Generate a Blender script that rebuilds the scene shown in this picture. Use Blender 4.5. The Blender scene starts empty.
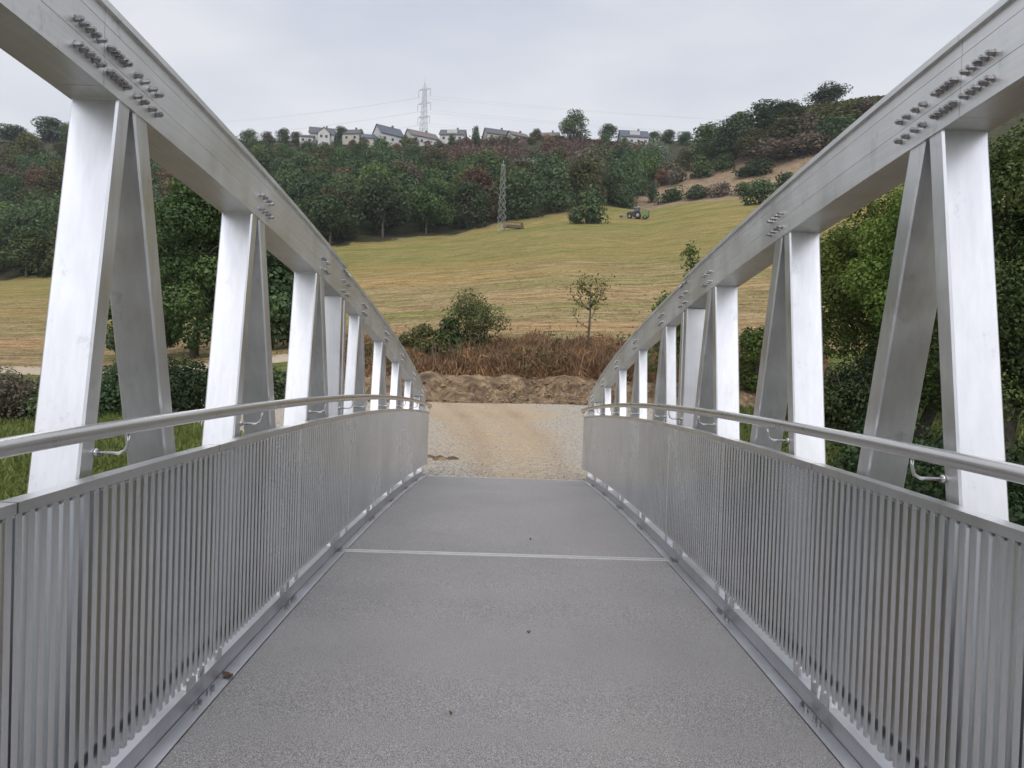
import bpy, math, random
import numpy as np
from math import radians, sin, cos, pi
from mathutils import Vector, Matrix, noise as mnoise

random.seed(7)
RNG = np.random.default_rng(11)
scene = bpy.context.scene
COL = scene.collection

# ------------------------------------------------------------------ camera
FPX = 770.0
CX, CH = -0.0694, 1.5
PITCH, YAW, ROLL = 0.0196, 0.0113, 0.0326
cam_d = bpy.data.cameras.new('camera')
cam = bpy.data.objects.new('camera', cam_d)
COL.objects.link(cam)
cam_d.sensor_width = 36.0
cam_d.lens = 36.0 * FPX / 1024.0
cam_d.clip_start = 0.05
cam_d.clip_end = 20000
_rx = Matrix.Rotation(pi / 2 - PITCH, 4, 'X')
_rz = Matrix.Rotation(-YAW, 4, 'Z')
_rr = Matrix.Rotation(ROLL, 4, 'Z')
cam.matrix_world = Matrix.Translation((CX, 0, CH)) @ _rz @ _rx @ _rr
scene.camera = cam

# ------------------------------------------------------------------ world and sun
SUN_EL, SUN_AZ = radians(46), radians(182)      # azimuth clockwise from +Y: behind the camera
world = bpy.data.worlds.new('World')
scene.world = world
world.use_nodes = True
wn, wl = world.node_tree.nodes, world.node_tree.links
wn.clear()
w_out = wn.new('ShaderNodeOutputWorld')
w_bg = wn.new('ShaderNodeBackground')
w_bg.inputs['Strength'].default_value = 0.1
sky = wn.new('ShaderNodeTexSky')
sky.sky_type = 'NISHITA'
sky.sun_disc = False
sky.sun_elevation = SUN_EL
sky.sun_rotation = SUN_AZ
sky.air_density = 1.0
sky.dust_density = 4.0
w_tc = wn.new('ShaderNodeTexCoord')
w_map = wn.new('ShaderNodeMapping')
w_map.inputs['Scale'].default_value = (1.0, 1.0, 3.2)
w_noise = wn.new('ShaderNodeTexNoise')
w_noise.inputs['Scale'].default_value = 1.7
w_noise.inputs['Detail'].default_value = 4.5
w_noise.inputs['Roughness'].default_value = 0.48
w_ramp = wn.new('ShaderNodeValToRGB')
w_ramp.color_ramp.elements[0].position = 0.36
w_ramp.color_ramp.elements[0].color = (0.56, 0.60, 0.70, 1)
w_ramp.color_ramp.elements[1].position = 0.60
w_ramp.color_ramp.elements[1].color = (0.79, 0.80, 0.83, 1)
wl.new(w_tc.outputs['Generated'], w_map.inputs['Vector'])
wl.new(w_map.outputs['Vector'], w_noise.inputs['Vector'])
wl.new(w_noise.outputs['Fac'], w_ramp.inputs['Fac'])
# the cloud layer is thinner and brighter towards the hidden sun
w_dot = wn.new('ShaderNodeVectorMath'); w_dot.operation = 'DOT_PRODUCT'
sd = Vector((sin(SUN_AZ) * cos(SUN_EL), cos(SUN_AZ) * cos(SUN_EL), sin(SUN_EL)))
w_dot.inputs[1].default_value = sd
wl.new(w_tc.outputs['Generated'], w_dot.inputs[0])
w_mr = wn.new('ShaderNodeMapRange')
w_mr.inputs['From Min'].default_value = -0.2
w_mr.inputs['From Max'].default_value = 1.0
w_mr.inputs['To Min'].default_value = 10.4
w_mr.inputs['To Max'].default_value = 21.0
wl.new(w_dot.outputs['Value'], w_mr.inputs['Value'])
w_mul = wn.new('ShaderNodeVectorMath'); w_mul.operation = 'SCALE'
wl.new(w_ramp.outputs['Color'], w_mul.inputs[0])
wl.new(w_mr.outputs['Result'], w_mul.inputs['Scale'])
w_mix = wn.new('ShaderNodeMixRGB')
w_mix.inputs['Fac'].default_value = 0.9
wl.new(sky.outputs['Color'], w_mix.inputs['Color1'])
wl.new(w_mul.outputs['Vector'], w_mix.inputs['Color2'])
wl.new(w_mix.outputs['Color'], w_bg.inputs['Color'])
wl.new(w_bg.outputs['Background'], w_out.inputs['Surface'])

sun_d = bpy.data.lights.new('sun', 'SUN')
sun_d.energy = 1.5
sun_d.angle = radians(25)
sun_d.color = (1.0, 0.96, 0.9)
sun = bpy.data.objects.new('sun', sun_d)
COL.objects.link(sun)
sun.rotation_euler = sd.to_track_quat('Z', 'Y').to_euler()

scene.view_settings.view_transform = 'Standard'
scene.view_settings.look = 'None'
scene.view_settings.gamma = 1.0
scene.view_settings.exposure = 0.08
scene.view_settings.use_curve_mapping = False
scene.cycles.max_bounces = 6
scene.cycles.diffuse_bounces = 3
scene.cycles.glossy_bounces = 3
scene.cycles.transmission_bounces = 4
scene.cycles.transparent_max_bounces = 6
scene.cycles.volume_bounces = 0
scene.cycles.caustics_reflective = False
scene.cycles.caustics_refractive = False

# ------------------------------------------------------------------ helpers
def vray(px, py):
    u, v = px - 512.0, 384.0 - py
    c, s = cos(ROLL), sin(ROLL)
    u, v = c * u - s * v, s * u + c * v
    x, y, z = u / FPX, 1.0, v / FPX
    c, s = cos(PITCH), sin(PITCH)
    y, z = c * y + s * z, -s * y + c * z
    c, s = cos(YAW), sin(YAW)
    x, y = c * x + s * y, -s * x + c * y
    return x / y, z / y                      # sideways and upward offset per metre of depth

def at(px, py, d):
    a, b = vray(px, py)
    return Vector((CX + a * d, d, CH + b * d))

def tag(o, label=None, cat=None, group=None, kind=None):
    if label: o['label'] = label
    if cat: o['category'] = cat
    if group: o['group'] = group
    if kind: o['kind'] = kind
    return o

def empty(name, loc=(0, 0, 0), rz=0.0):
    o = bpy.data.objects.new(name, None)
    o.empty_display_size = 0.2
    o.location = loc
    o.rotation_euler = (0, 0, rz)
    COL.objects.link(o)
    return o

def link_mesh(name, me, mat=None, parent=None):
    o = bpy.data.objects.new(name, me)
    COL.objects.link(o)
    if mat is not None and not me.materials:
        for m in (mat if isinstance(mat, (list, tuple)) else [mat]):
            me.materials.append(m)
    if parent is not None: o.parent = parent
    return o

class MB:
    def __init__(s): s.v, s.f, s.m = [], [], []
    def add(s, verts, faces, mi=0):
        b = len(s.v); s.v += [tuple(p) for p in verts]
        s.f += [tuple(b + i for i in f) for f in faces]; s.m += [mi] * len(faces)
    def box(s, x0, x1, y0, y1, z0, z1, mi=0):
        v = [(x, y, z) for z in (z0, z1) for y in (y0, y1) for x in (x0, x1)]
        s.add(v, [(0, 2, 3, 1), (4, 5, 7, 6), (0, 1, 5, 4), (2, 6, 7, 3), (0, 4, 6, 2), (1, 3, 7, 5)], mi)
    def loft(s, rings, mi=0, closed=True, caps=True):
        n = len(rings[0]); b = len(s.v); fs = []
        v = [p for r in rings for p in r]
        for i in range(len(rings) - 1):
            for j in range(n if closed else n - 1):
                k = (j + 1) % n
                fs.append((i * n + j, i * n + k, (i + 1) * n + k, (i + 1) * n + j))
        if caps and closed:
            fs.append(tuple(reversed(range(n))))
            fs.append(tuple(range((len(rings) - 1) * n, len(rings) * n)))
        s.add(v, fs, mi)
    def tube(s, pts, r, n=8, mi=0, caps=True):
        pts = [Vector(p) for p in pts]; rings = []
        rr = r if isinstance(r, (list, tuple)) else [r] * len(pts)
        prev = None
        for i, p in enumerate(pts):
            t = (pts[min(i + 1, len(pts) - 1)] - pts[max(i - 1, 0)]).normalized()
            if prev is None:
                a = t.orthogonal().normalized()
            else:
                a = (prev - t * prev.dot(t)).normalized()
            prev = a; b = t.cross(a)
            rings.append([p + (a * cos(2 * pi * k / n) + b * sin(2 * pi * k / n)) * rr[i] for k in range(n)])
        s.loft(rings, mi, True, caps)
    def mesh(s, name, smooth=False):
        me = bpy.data.meshes.new(name)
        me.from_pydata(s.v, [], s.f)
        me.polygons.foreach_set('material_index', s.m)
        if smooth: me.polygons.foreach_set('use_smooth', [True] * len(s.f))
        me.validate(); me.update()
        import bmesh
        bm = bmesh.new(); bm.from_mesh(me)
        bmesh.ops.recalc_face_normals(bm, faces=bm.faces)
        bm.to_mesh(me); bm.free()
        return me
    def build(s, name, mat, parent=None, smooth=False):
        return link_mesh(name, s.mesh(name, smooth), mat, parent)

# ------------------------------------------------------------------ materials
def new_mat(name):
    m = bpy.data.materials.new(name); m.use_nodes = True
    nt = m.node_tree
    return m, nt.nodes, nt.links, nt.nodes['Principled BSDF']

def noise_node(n, l, scale, detail=4, rough=0.55, coord='Object', stretch=None):
    tc = n.new('ShaderNodeTexCoord'); t = n.new('ShaderNodeTexNoise')
    t.inputs['Scale'].default_value = scale; t.inputs['Detail'].default_value = detail
    t.inputs['Roughness'].default_value = rough
    if stretch:
        mp = n.new('ShaderNodeMapping'); mp.inputs['Scale'].default_value = stretch
        l.new(tc.outputs[coord], mp.inputs['Vector']); l.new(mp.outputs['Vector'], t.inputs['Vector'])
    else:
        l.new(tc.outputs[coord], t.inputs['Vector'])
    return t

def ramp_node(n, l, src, stops):
    r = n.new('ShaderNodeValToRGB')
    e = r.color_ramp.elements
    while len(e) < len(stops): e.new(0.5)
    for k, (p, c) in enumerate(stops):
        e[k].position = p
        e[k].color = (*c, 1) if len(c) == 3 else c
    l.new(src, r.inputs['Fac'])
    return r

def g3(v): return (v, v, v)

def simple(name, col, rough=0.7, metal=0.0, var=0.15, scale=4.0, bump=0.0, coord='Object'):
    m, n, l, b = new_mat(name)
    t = noise_node(n, l, scale, 5, 0.6, coord)
    r = ramp_node(n, l, t.outputs['Fac'], [(0.3, tuple(c * (1 - var) for c in col)), (0.7, tuple(min(1, c * (1 + var)) for c in col))])
    l.new(r.outputs['Color'], b.inputs['Base Color'])
    b.inputs['Roughness'].default_value = rough; b.inputs['Metallic'].default_value = metal
    if bump:
        bp = n.new('ShaderNodeBump'); bp.inputs['Strength'].default_value = bump; bp.inputs['Distance'].default_value = 0.02
        l.new(t.outputs['Fac'], bp.inputs['Height']); l.new(bp.outputs['Normal'], b.inputs['Normal'])
    return m

def aluminium(name, base, rough, streak, cloud=7.0, rvar=0.08, marks=True, bump=0.06):
    """mill finish aluminium: rolled streaks, cloudy oxide, a few scuffs"""
    m, n, l, b = new_mat(name)
    b.inputs['Metallic'].default_value = 1.0
    t1 = noise_node(n, l, 1.0, 3, 0.6, 'Object', streak)
    t2 = noise_node(n, l, cloud, 5, 0.6)
    mx = n.new('ShaderNodeMath'); mx.operation = 'ADD'
    l.new(t1.outputs['Fac'], mx.inputs[0]); l.new(t2.outputs['Fac'], mx.inputs[1])
    hf = n.new('ShaderNodeMath'); hf.operation = 'MULTIPLY'; hf.inputs[1].default_value = 0.5
    l.new(mx.outputs[0], hf.inputs[0])
    r = ramp_node(n, l, hf.outputs[0], [(0.33, tuple(c * 0.9 for c in base)), (0.66, tuple(min(1, c * 1.05) for c in base))])
    col = r.outputs['Color']
    if marks:
        t3 = noise_node(n, l, 7.5, 8, 0.8, 'Object', (1, 1.5, 0.7))
        rm0 = ramp_node(n, l, t3.outputs['Fac'], [(0.58, g3(1.0)), (0.68, g3(0.80))])
        t4 = noise_node(n, l, 1.6, 6, 0.7, 'Object', (1.6, 1.6, 0.35))
        rm1 = ramp_node(n, l, t4.outputs['Fac'], [(0.35, g3(0.90)), (0.6, g3(1.0))])
        rm = n.new('ShaderNodeMixRGB'); rm.blend_type = 'MULTIPLY'; rm.inputs['Fac'].default_value = 1
        l.new(rm0.outputs['Color'], rm.inputs['Color1']); l.new(rm1.outputs['Color'], rm.inputs['Color2'])
        mm = n.new('ShaderNodeMixRGB'); mm.blend_type = 'MULTIPLY'; mm.inputs['Fac'].default_value = 1
        l.new(col, mm.inputs['Color1']); l.new(rm.outputs['Color'], mm.inputs['Color2'])
        col = mm.outputs['Color']
    l.new(col, b.inputs['Base Color'])
    rr = n.new('ShaderNodeMapRange')
    rr.inputs['From Min'].default_value = 0.3; rr.inputs['From Max'].default_value = 0.7
    rr.inputs['To Min'].default_value = rough - rvar; rr.inputs['To Max'].default_value = rough + rvar
    l.new(t2.outputs['Fac'], rr.inputs['Value']); l.new(rr.outputs['Result'], b.inputs['Roughness'])
    bp = n.new('ShaderNodeBump'); bp.inputs['Strength'].default_value = bump; bp.inputs['Distance'].default_value = 0.004
    if bump:
        l.new(t1.outputs['Fac'], bp.inputs['Height']); l.new(bp.outputs['Normal'], b.inputs['Normal'])
    return m

M = {}
M['chord'] = aluminium('aluminium_chord', (0.80, 0.80, 0.79), 0.48, (60, 0.8, 60), 3.0)
M['post'] = aluminium('aluminium_post', (0.80, 0.80, 0.815), 0.40, (38, 38, 0.9), 3.0, 0.09)
M['bar'] = aluminium('aluminium_bar', (0.80, 0.82, 0.84), 0.24, (1.5, 7.0, 0.5), 1.3, 0.05, marks=False, bump=0)
M['strip'] = aluminium('aluminium_strip', (0.66, 0.65, 0.63), 0.58, (30, 30, 30), 6.0, 0.05, False)
M['rail'] = aluminium('aluminium_rail', (0.66, 0.66, 0.66), 0.36, (50, 0.8, 50), 4.0)
M['tube'] = aluminium('brushed_steel_tube', (0.62, 0.61, 0.60), 0.30, (70, 0.6, 70), 5.0, 0.05, False)
M['kerb'] = aluminium('aluminium_kerb', (0.60, 0.60, 0.62), 0.46, (40, 0.7, 40), 5.0)
M['bolt'] = simple('steel_bolt', (0.40, 0.385, 0.385), 0.30, 1.0, 0.15, 20)
M['gap'] = simple('joint_rubber', (0.03, 0.03, 0.03), 0.9)

# deck: gritted resin surface
def mat_deck():
    m, n, l, b = new_mat('grit_deck')
    t1 = noise_node(n, l, 230, 3, 0.75); t2 = noise_node(n, l, 0.9, 5, 0.6)
    tc = n.new('ShaderNodeTexCoord')
    v = n.new('ShaderNodeTexVoronoi'); v.inputs['Scale'].default_value = 280
    l.new(tc.outputs['Object'], v.inputs['Vector'])
    r1 = ramp_node(n, l, t1.outputs['Fac'], [(0.33, (0.085, 0.082, 0.082)), (0.5, (0.272, 0.263, 0.262)), (0.67, (0.53, 0.515, 0.512))])
    r2 = ramp_node(n, l, t2.outputs['Fac'], [(0.3, g3(0.91)), (0.7, (1.06, 1.05, 1.04))])
    mm = n.new('ShaderNodeMixRGB'); mm.blend_type = 'MULTIPLY'; mm.inputs['Fac'].default_value = 1
    l.new(r1.outputs['Color'], mm.inputs['Color1']); l.new(r2.outputs['Color'], mm.inputs['Color2'])
    r3 = ramp_node(n, l, v.outputs['Color'], [(0.1, g3(0.72)), (0.6, g3(1.0)), (0.95, g3(1.28))])
    m2 = n.new('ShaderNodeMixRGB'); m2.blend_type = 'MULTIPLY'; m2.inputs['Fac'].default_value = 0.8
    l.new(mm.outputs['Color'], m2.inputs['Color1']); l.new(r3.outputs['Color'], m2.inputs['Color2'])
    t4 = noise_node(n, l, 3.3, 6, 0.7)
    r4 = ramp_node(n, l, t4.outputs['Fac'], [(0.655, g3(1.0)), (0.72, (0.62, 0.56, 0.5))])
    m3 = n.new('ShaderNodeMixRGB'); m3.blend_type = 'MULTIPLY'; m3.inputs['Fac'].default_value = 0.6
    l.new(m2.outputs['Color'], m3.inputs['Color1']); l.new(r4.outputs['Color'], m3.inputs['Color2'])
    l.new(m3.outputs['Color'], b.inputs['Base Color'])
    b.inputs['Roughness'].default_value = 0.95
    b.inputs['Specular IOR Level'].default_value = 0.2
    bp = n.new('ShaderNodeBump'); bp.inputs['Strength'].default_value = 0.7; bp.inputs['Distance'].default_value = 0.004
    l.new(t1.outputs['Fac'], bp.inputs['Height']); l.new(bp.outputs['Normal'], b.inputs['Normal'])
    return m
M['deck'] = mat_deck()

def foliage(name, dark, light, trans=0.25, rough=0.6, huevar=0.07):
    m, n, l, b = new_mat(name)
    a = n.new('ShaderNodeAttribute'); a.attribute_name = 'tint'
    r = ramp_node(n, l, a.outputs['Fac'], [(0.0, dark), (1.0, light)])
    oi = n.new('ShaderNodeObjectInfo')
    hs = n.new('ShaderNodeHueSaturation')
    mr = n.new('ShaderNodeMapRange'); mr.inputs['To Min'].default_value = 0.7; mr.inputs['To Max'].default_value = 1.35
    l.new(oi.outputs['Random'], mr.inputs['Value']); l.new(mr.outputs['Result'], hs.inputs['Value'])
    m2 = n.new('ShaderNodeMath'); m2.operation = 'MULTIPLY_ADD'; m2.inputs[1].default_value = 7.31; m2.inputs[2].default_value = 0.0
    fr = n.new('ShaderNodeMath'); fr.operation = 'FRACT'
    l.new(oi.outputs['Random'], m2.inputs[0]); l.new(m2.outputs[0], fr.inputs[0])
    mh = n.new('ShaderNodeMapRange'); mh.inputs['To Min'].default_value = 0.5 - huevar * 0.25; mh.inputs['To Max'].default_value = 0.5 + huevar * 0.25
    l.new(fr.outputs[0], mh.inputs['Value']); l.new(mh.outputs['Result'], hs.inputs['Hue'])
    l.new(r.outputs['Color'], hs.inputs['Color'])
    l.new(hs.outputs['Color'], b.inputs['Base Color'])
    b.inputs['Roughness'].default_value = rough
    b.inputs['Specular IOR Level'].default_value = 0.25
    tr = n.new('ShaderNodeBsdfTranslucent'); l.new(hs.outputs['Color'], tr.inputs['Color'])
    mx = n.new('ShaderNodeMixShader'); mx.inputs['Fac'].default_value = trans
    l.new(b.outputs['BSDF'], mx.inputs[1]); l.new(tr.outputs['BSDF'], mx.inputs[2])
    l.new(mx.outputs['Shader'], n['Material Output'].inputs['Surface'])
    return m

M['f_dark'] = foliage('foliage_dark_green', (0.033, 0.058, 0.024), (0.115, 0.165, 0.066))
M['f_mid'] = foliage('foliage_mid_green', (0.040, 0.070, 0.020), (0.130, 0.185, 0.055))
M['f_olive'] = foliage('foliage_olive', (0.050, 0.055, 0.018), (0.135, 0.130, 0.045))
M['f_rust'] = foliage('foliage_rust', (0.105, 0.062, 0.036), (0.235, 0.140, 0.078))
M['f_grey'] = foliage('foliage_grey_brown', (0.085, 0.070, 0.050), (0.20, 0.165, 0.115))
M['f_scrub'] = foliage('foliage_dry_scrub', (0.085, 0.060, 0.046), (0.215, 0.145, 0.105))
M['f_pale'] = foliage('foliage_pale_green', (0.12, 0.15, 0.10), (0.24, 0.28, 0.19))
M['f_bright'] = foliage('foliage_bright_green', (0.044, 0.074, 0.012), (0.17, 0.22, 0.045), 0.35)
M['f_deep'] = foliage('foliage_deep_green', (0.014, 0.026, 0.010), (0.05, 0.08, 0.025))
M['f_dry'] = foliage('dry_stalks', (0.11, 0.055, 0.028), (0.37, 0.215, 0.115), 0.2)
M['f_straw'] = foliage('dry_straw', (0.15, 0.105, 0.045), (0.36, 0.27, 0.14), 0.2)
M['f_grass'] = foliage('bank_grass', (0.055, 0.085, 0.018), (0.17, 0.20, 0.05), 0.3)
M['f_wisp'] = foliage('foliage_wispy_green', (0.075, 0.105, 0.034), (0.22, 0.25, 0.095), 0.35)
M['f_twig'] = foliage('dry_twigs', (0.05, 0.032, 0.022), (0.21, 0.14, 0.095), 0.0)
M['bark'] = simple('bark', (0.085, 0.068, 0.052), 0.9, 0, 0.35, 8, 0.6)

# ------------------------------------------------------------------ terrain
# distance rows per picture column: (depth, picture row) gives the height of the ground there
PROFILE = [
    (-700, [(34, 420), (44, 372), (60, 345), (150, 270), (250, 200), (340, 120), (420, 115)]),
    (0,    [(34, 412), (44, 371), (48, 363), (60, 347), (150, 281), (200, 246), (340, 141), (420, 136)]),
    (150,  [(34, 408), (44, 374), (48, 367), (60, 349), (150, 270), (200, 238), (340, 148), (420, 144)]),
    (340,  [(34, 402), (37.5, 383), (45, 350), (60, 330), (160, 246), (230, 203), (330, 151), (360, 142), (420, 140)]),
    (450,  [(34, 401.5), (37.5, 380), (45, 346), (60, 323), (175, 236), (240, 197), (330, 150), (352, 140), (420, 139)]),
    (560,  [(34, 404), (37.5, 383), (45, 347), (60, 320), (195, 214), (260, 182), (330, 146), (352, 139), (420, 138)]),
    (640,  [(34, 406), (37.5, 385), (45, 349), (60, 321), (222, 210), (262, 184), (330, 153), (356, 143), (420, 142)]),
    (700,  [(34, 408), (37.5, 387), (45, 351), (60, 321), (214, 200), (240, 176), (268, 152), (300, 142), (420, 140)]),
    (780,  [(34, 410), (37.5, 389), (45, 353), (60, 321), (205, 190), (228, 160), (252, 120), (272, 114), (420, 110)]),
    (870,  [(34, 412), (37.5, 391), (45, 355), (60, 321), (195, 180), (218, 145), (246, 107), (266, 102), (420, 98)]),
    (1030, [(34, 414), (37.5, 393), (45, 358), (60, 322), (185, 170), (220, 110), (250, 80), (280, 74), (420, 70)]),
    (1800, [(34, 430), (37.5, 412), (45, 370), (60, 330), (185, 150), (220, 100), (250, 75), (280, 70), (420, 66)]),
]
_pt = []
for _px, rows in PROFILE:
    hs = []
    for d, py in rows:
        hs.append((d, CH + vray(_px, py)[1] * d))
    _pt.append((vray(_px, 370)[0], [h[0] for h in hs], [h[1] for h in hs]))
_pa = np.array([p[0] for p in _pt])

def smooth(t):
    t = min(1.0, max(0.0, t)); return t * t * (3 - 2 * t)

def col_h(a, y):
    a = min(max(a, _pa[0]), _pa[-1] - 1e-6)
    i = int(np.searchsorted(_pa, a, side='right') - 1); i = max(0, min(i, len(_pt) - 2))
    t = (a - _pa[i]) / (_pa[i + 1] - _pa[i])
    return (1 - t) * float(np.interp(y, _pt[i][1], _pt[i][2])) + t * float(np.interp(y, _pt[i + 1][1], _pt[i + 1][2]))

def near_h(x, y):
    # gravel apron beyond the bridge, banks on both sides, stream bed below the bridge
    if y > 4:
        plat = -0.375 + 0.017 * (y - 12.9)
        w = 3.2 + max(0.0, y - 13) * 0.62
        side = -1.55 if x < 0 else -1.15
        t = smooth((abs(x) - w) / 3.0)
        top = plat * (1 - t) + side * t
        s = smooth((13.2 - y) / 3.4)
        if y > 12.6 and abs(x) < 2.6: s = 0
        return top * (1 - s) - 3.6 * s
    s = smooth((y + 10.5) / 4.0)
    return -0.95 * (1 - s) - 3.6 * s

def ground_h(x, y):
    if y < 16: return near_h(x, y)
    a = (x - CX) / y
    c = col_h(a, max(y, 34))
    if y < 34:
        t = smooth((y - 16) / 18.0)
        c34 = col_h(a, 34)
        return near_h(x, y) * (1 - t) + c34 * t
    return c

def bumpy(x, y):
    amp = min(0.9, max(0.0, (y - 60) / 250.0)) * 1.2 + 0.03
    return amp * (mnoise.noise((x * 0.03, y * 0.03, 3.1)) + 0.4 * mnoise.noise((x * 0.11, y * 0.11, 9.1)))

def gh(x, y): return ground_h(x, y) + (bumpy(x, y) if (y > 40) else 0.0)

def find_d(px, py, lo=36.0, hi=420.0):
    """depth at which the sight line through a picture point meets the ground"""
    d = lo
    while d < hi:
        p = at(px, py, d)
        if gh(p.x, p.y) >= p.z: return d
        d += 0.4
    return hi

def on_ground(px, d):
    a = vray(px, 300)[0]
    x = CX + a * d
    return Vector((x, d, gh(x, d)))

def pxpy(x, y, z):
    a, b = (x - CX) / y, (z - CH) / y
    # inverse of vray for small angles
    c, s = cos(YAW), sin(YAW)
    X, Y = c * a - s, s * a + c
    Z = b
    c, s = cos(PITCH), sin(PITCH)
    Y, Z = c * Y - s * Z, s * Y + c * Z
    u, v = FPX * X / Y, FPX * Z / Y
    c, s = cos(ROLL), sin(ROLL)
    u, v = c * u + s * v, -s * u + c * v
    return 512 + u, 384 - v

# zones of the terrain, from where they lie on the ground
FIELD_TOP_PX = [-700, 0, 150, 340, 450, 500, 560, 600, 640, 700, 780, 870, 1030, 1800]
FIELD_TOP_D  = [150, 150, 150, 158, 172, 185, 196, 212, 226, 216, 205, 195, 185, 185]
_fa = [vray(p, 330)[0] for p in FIELD_TOP_PX]
def field_top(a): return float(np.interp(a, _fa, FIELD_TOP_D))

def zones(x, y):
    """gravel, track, field, forest floor, dry slope, grass"""
    z = dict(gravel=0., track=0., field=0., forest=0., dry=0., grass=1., earth=0., rut=0.)
    n1 = mnoise.noise((x * 0.25, y * 0.25, 1.0)); n2 = mnoise.noise((x * 0.05, y * 0.05, 5.0))
    if y < 13 and y > -9.5:
        z['earth'] = 1; z['grass'] = 0
        if y > 12 and abs(x) < 4: z['gravel'] = 1
        return z
    if y <= 36 and y > 0:
        w = 3.4 + max(0.0, y - 13) * (0.66 if x < 0 else 0.30) + n1 * 0.7
        z['gravel'] = smooth((w - abs(x)) / 0.8)
        cx = 0.35 - 0.04 * max(0, y - 16) ** 1.35
        hw = 0.75 + 0.10 * max(0, y - 13)
        z['track'] = z['gravel'] * (0.06 + 0.80 * smooth((hw - abs(x - cx)) / 2.1 + 0.5 + n1 * 0.5))
        for uo, k_ in ((-.72, 1.0), (.72, 1.0), (-1.15, .6), (.35, .5)):
            uu = x - cx * (1.0 if k_ == 1 else 1.7) - uo * (1 + .02 * (y - 13))
            z['rut'] = max(z['rut'], k_ * z['gravel'] * math.exp(-(uu / (.16 + .012 * (y - 13))) ** 2) * (.6 + .8 * max(0, n1 + .3)))
    a = (x - CX) / max(y, 1)
    px = 504 + 770 * a
    if 13 < y < 40 and px > 730: z['forest'] = smooth((x - 5.0) / 1.5)
    if 36 < y < 47:
        z['earth'] = smooth((y - 35) / 1.5) * (1 - smooth((y - 43) / 4)) if 330 < px < 720 else 0.3
        if px < 330 and 43.5 < y + n1 * 0.6 < 47.5: z['gravel'] = 1; z['track'] = 0.5
    if y >= 44:
        z['field'] = smooth((y - 45) / 3.0)
        ft = field_top(a)
        e = y + n1 * 4 + n2 * 8 + 2.5 * mnoise.noise((x * .6, y * .6, 2.0))
        z['forest'] = smooth((e - ft) / 6.0)
        if px > 610:
            # dry sloping grass below the scrub on the right-hand hill
            dr = smooth((e - ft + 14) / 5.0) * (1 - smooth((e - (ft + 43)) / 6.0)) * smooth((px - 612) / 30)
            z['dry'] = dr * (1 - 0.9 * smooth((px - 890) / 40))
            z['dry'] = max(z['dry'], smooth((e - ft) / 6.0) * 0.12)
        elif px > 380:
            z['dry'] = smooth((e - ft + 7) / 6.0) * (1 - smooth((e - ft - 4) / 5.0)) * 0.42
    return z

def build_terrain():
    tans = [-2.0, -1.8, -1.6, -1.4, -1.3, -1.2] + list(np.linspace(-1.0, 1.0, 231)) + [1.2, 1.3, 1.4, 1.6, 1.8, 2.0]
    def gx(t, y):          # beyond 1.2 the columns fan out to the edges of the land
        if abs(t) <= 1.2: return CX + t * y
        f = ((abs(t) - 1.2) / 0.8) ** 2
        return math.copysign(1.2 * y + (900 - 1.2 * y) * f, t)
    ys = list(np.linspace(13.0, 34, 48)) + list(np.linspace(34.4, 48, 36)) + list(np.linspace(49, 120, 48)) + \
         list(np.linspace(122, 300, 80)) + list(np.linspace(304, 424, 26)) + [470, 560, 700]
    V, F = [], []
    nx = len(tans)
    for y in ys:
        for t in tans:
            x = gx(t, y)
            V.append((x, y, gh(x, y)))
    for i in range(len(ys) - 1):
        for j in range(nx - 1):
            F.append((i * nx + j, i * nx + j + 1, (i + 1) * nx + j + 1, (i + 1) * nx + j))
    # behind and below the bridge
    b = len(V)
    xs = [gx(t, 13.0) for t in tans]
    ys2 = [-600, -350, -200, -90, -40, -24, -16, -13] + list(np.linspace(-11, 13.0, 40))
    for y in ys2:
        for x in xs: V.append((x, y, gh(x, y) if y < 13 else gh(x, 13.0)))
    for i in range(len(ys2) - 1):
        for j in range(nx - 1):
            F.append((b + i * nx + j, b + i * nx + j + 1, b + (i + 1) * nx + j + 1, b + (i + 1) * nx + j))
    # wide wings left and right of the near strip
    me = bpy.data.meshes.new('terrain')
    me.from_pydata(V, [], F)
    keys = ['gravel', 'track', 'field', 'forest', 'dry', 'grass', 'earth', 'rut']
    data = {k: np.zeros(len(V), dtype=np.float32) for k in keys}
    for i, (x, y, _) in enumerate(V):
        zz = zones(x, y)
        for k in keys: data[k][i] = zz[k]
    for k in keys:
        at_ = me.attributes.new('z_' + k, 'FLOAT', 'POINT'); at_.data.foreach_set('value', data[k])
    me.polygons.foreach_set('use_smooth', [True] * len(F))
    me.update()
    return me

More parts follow.
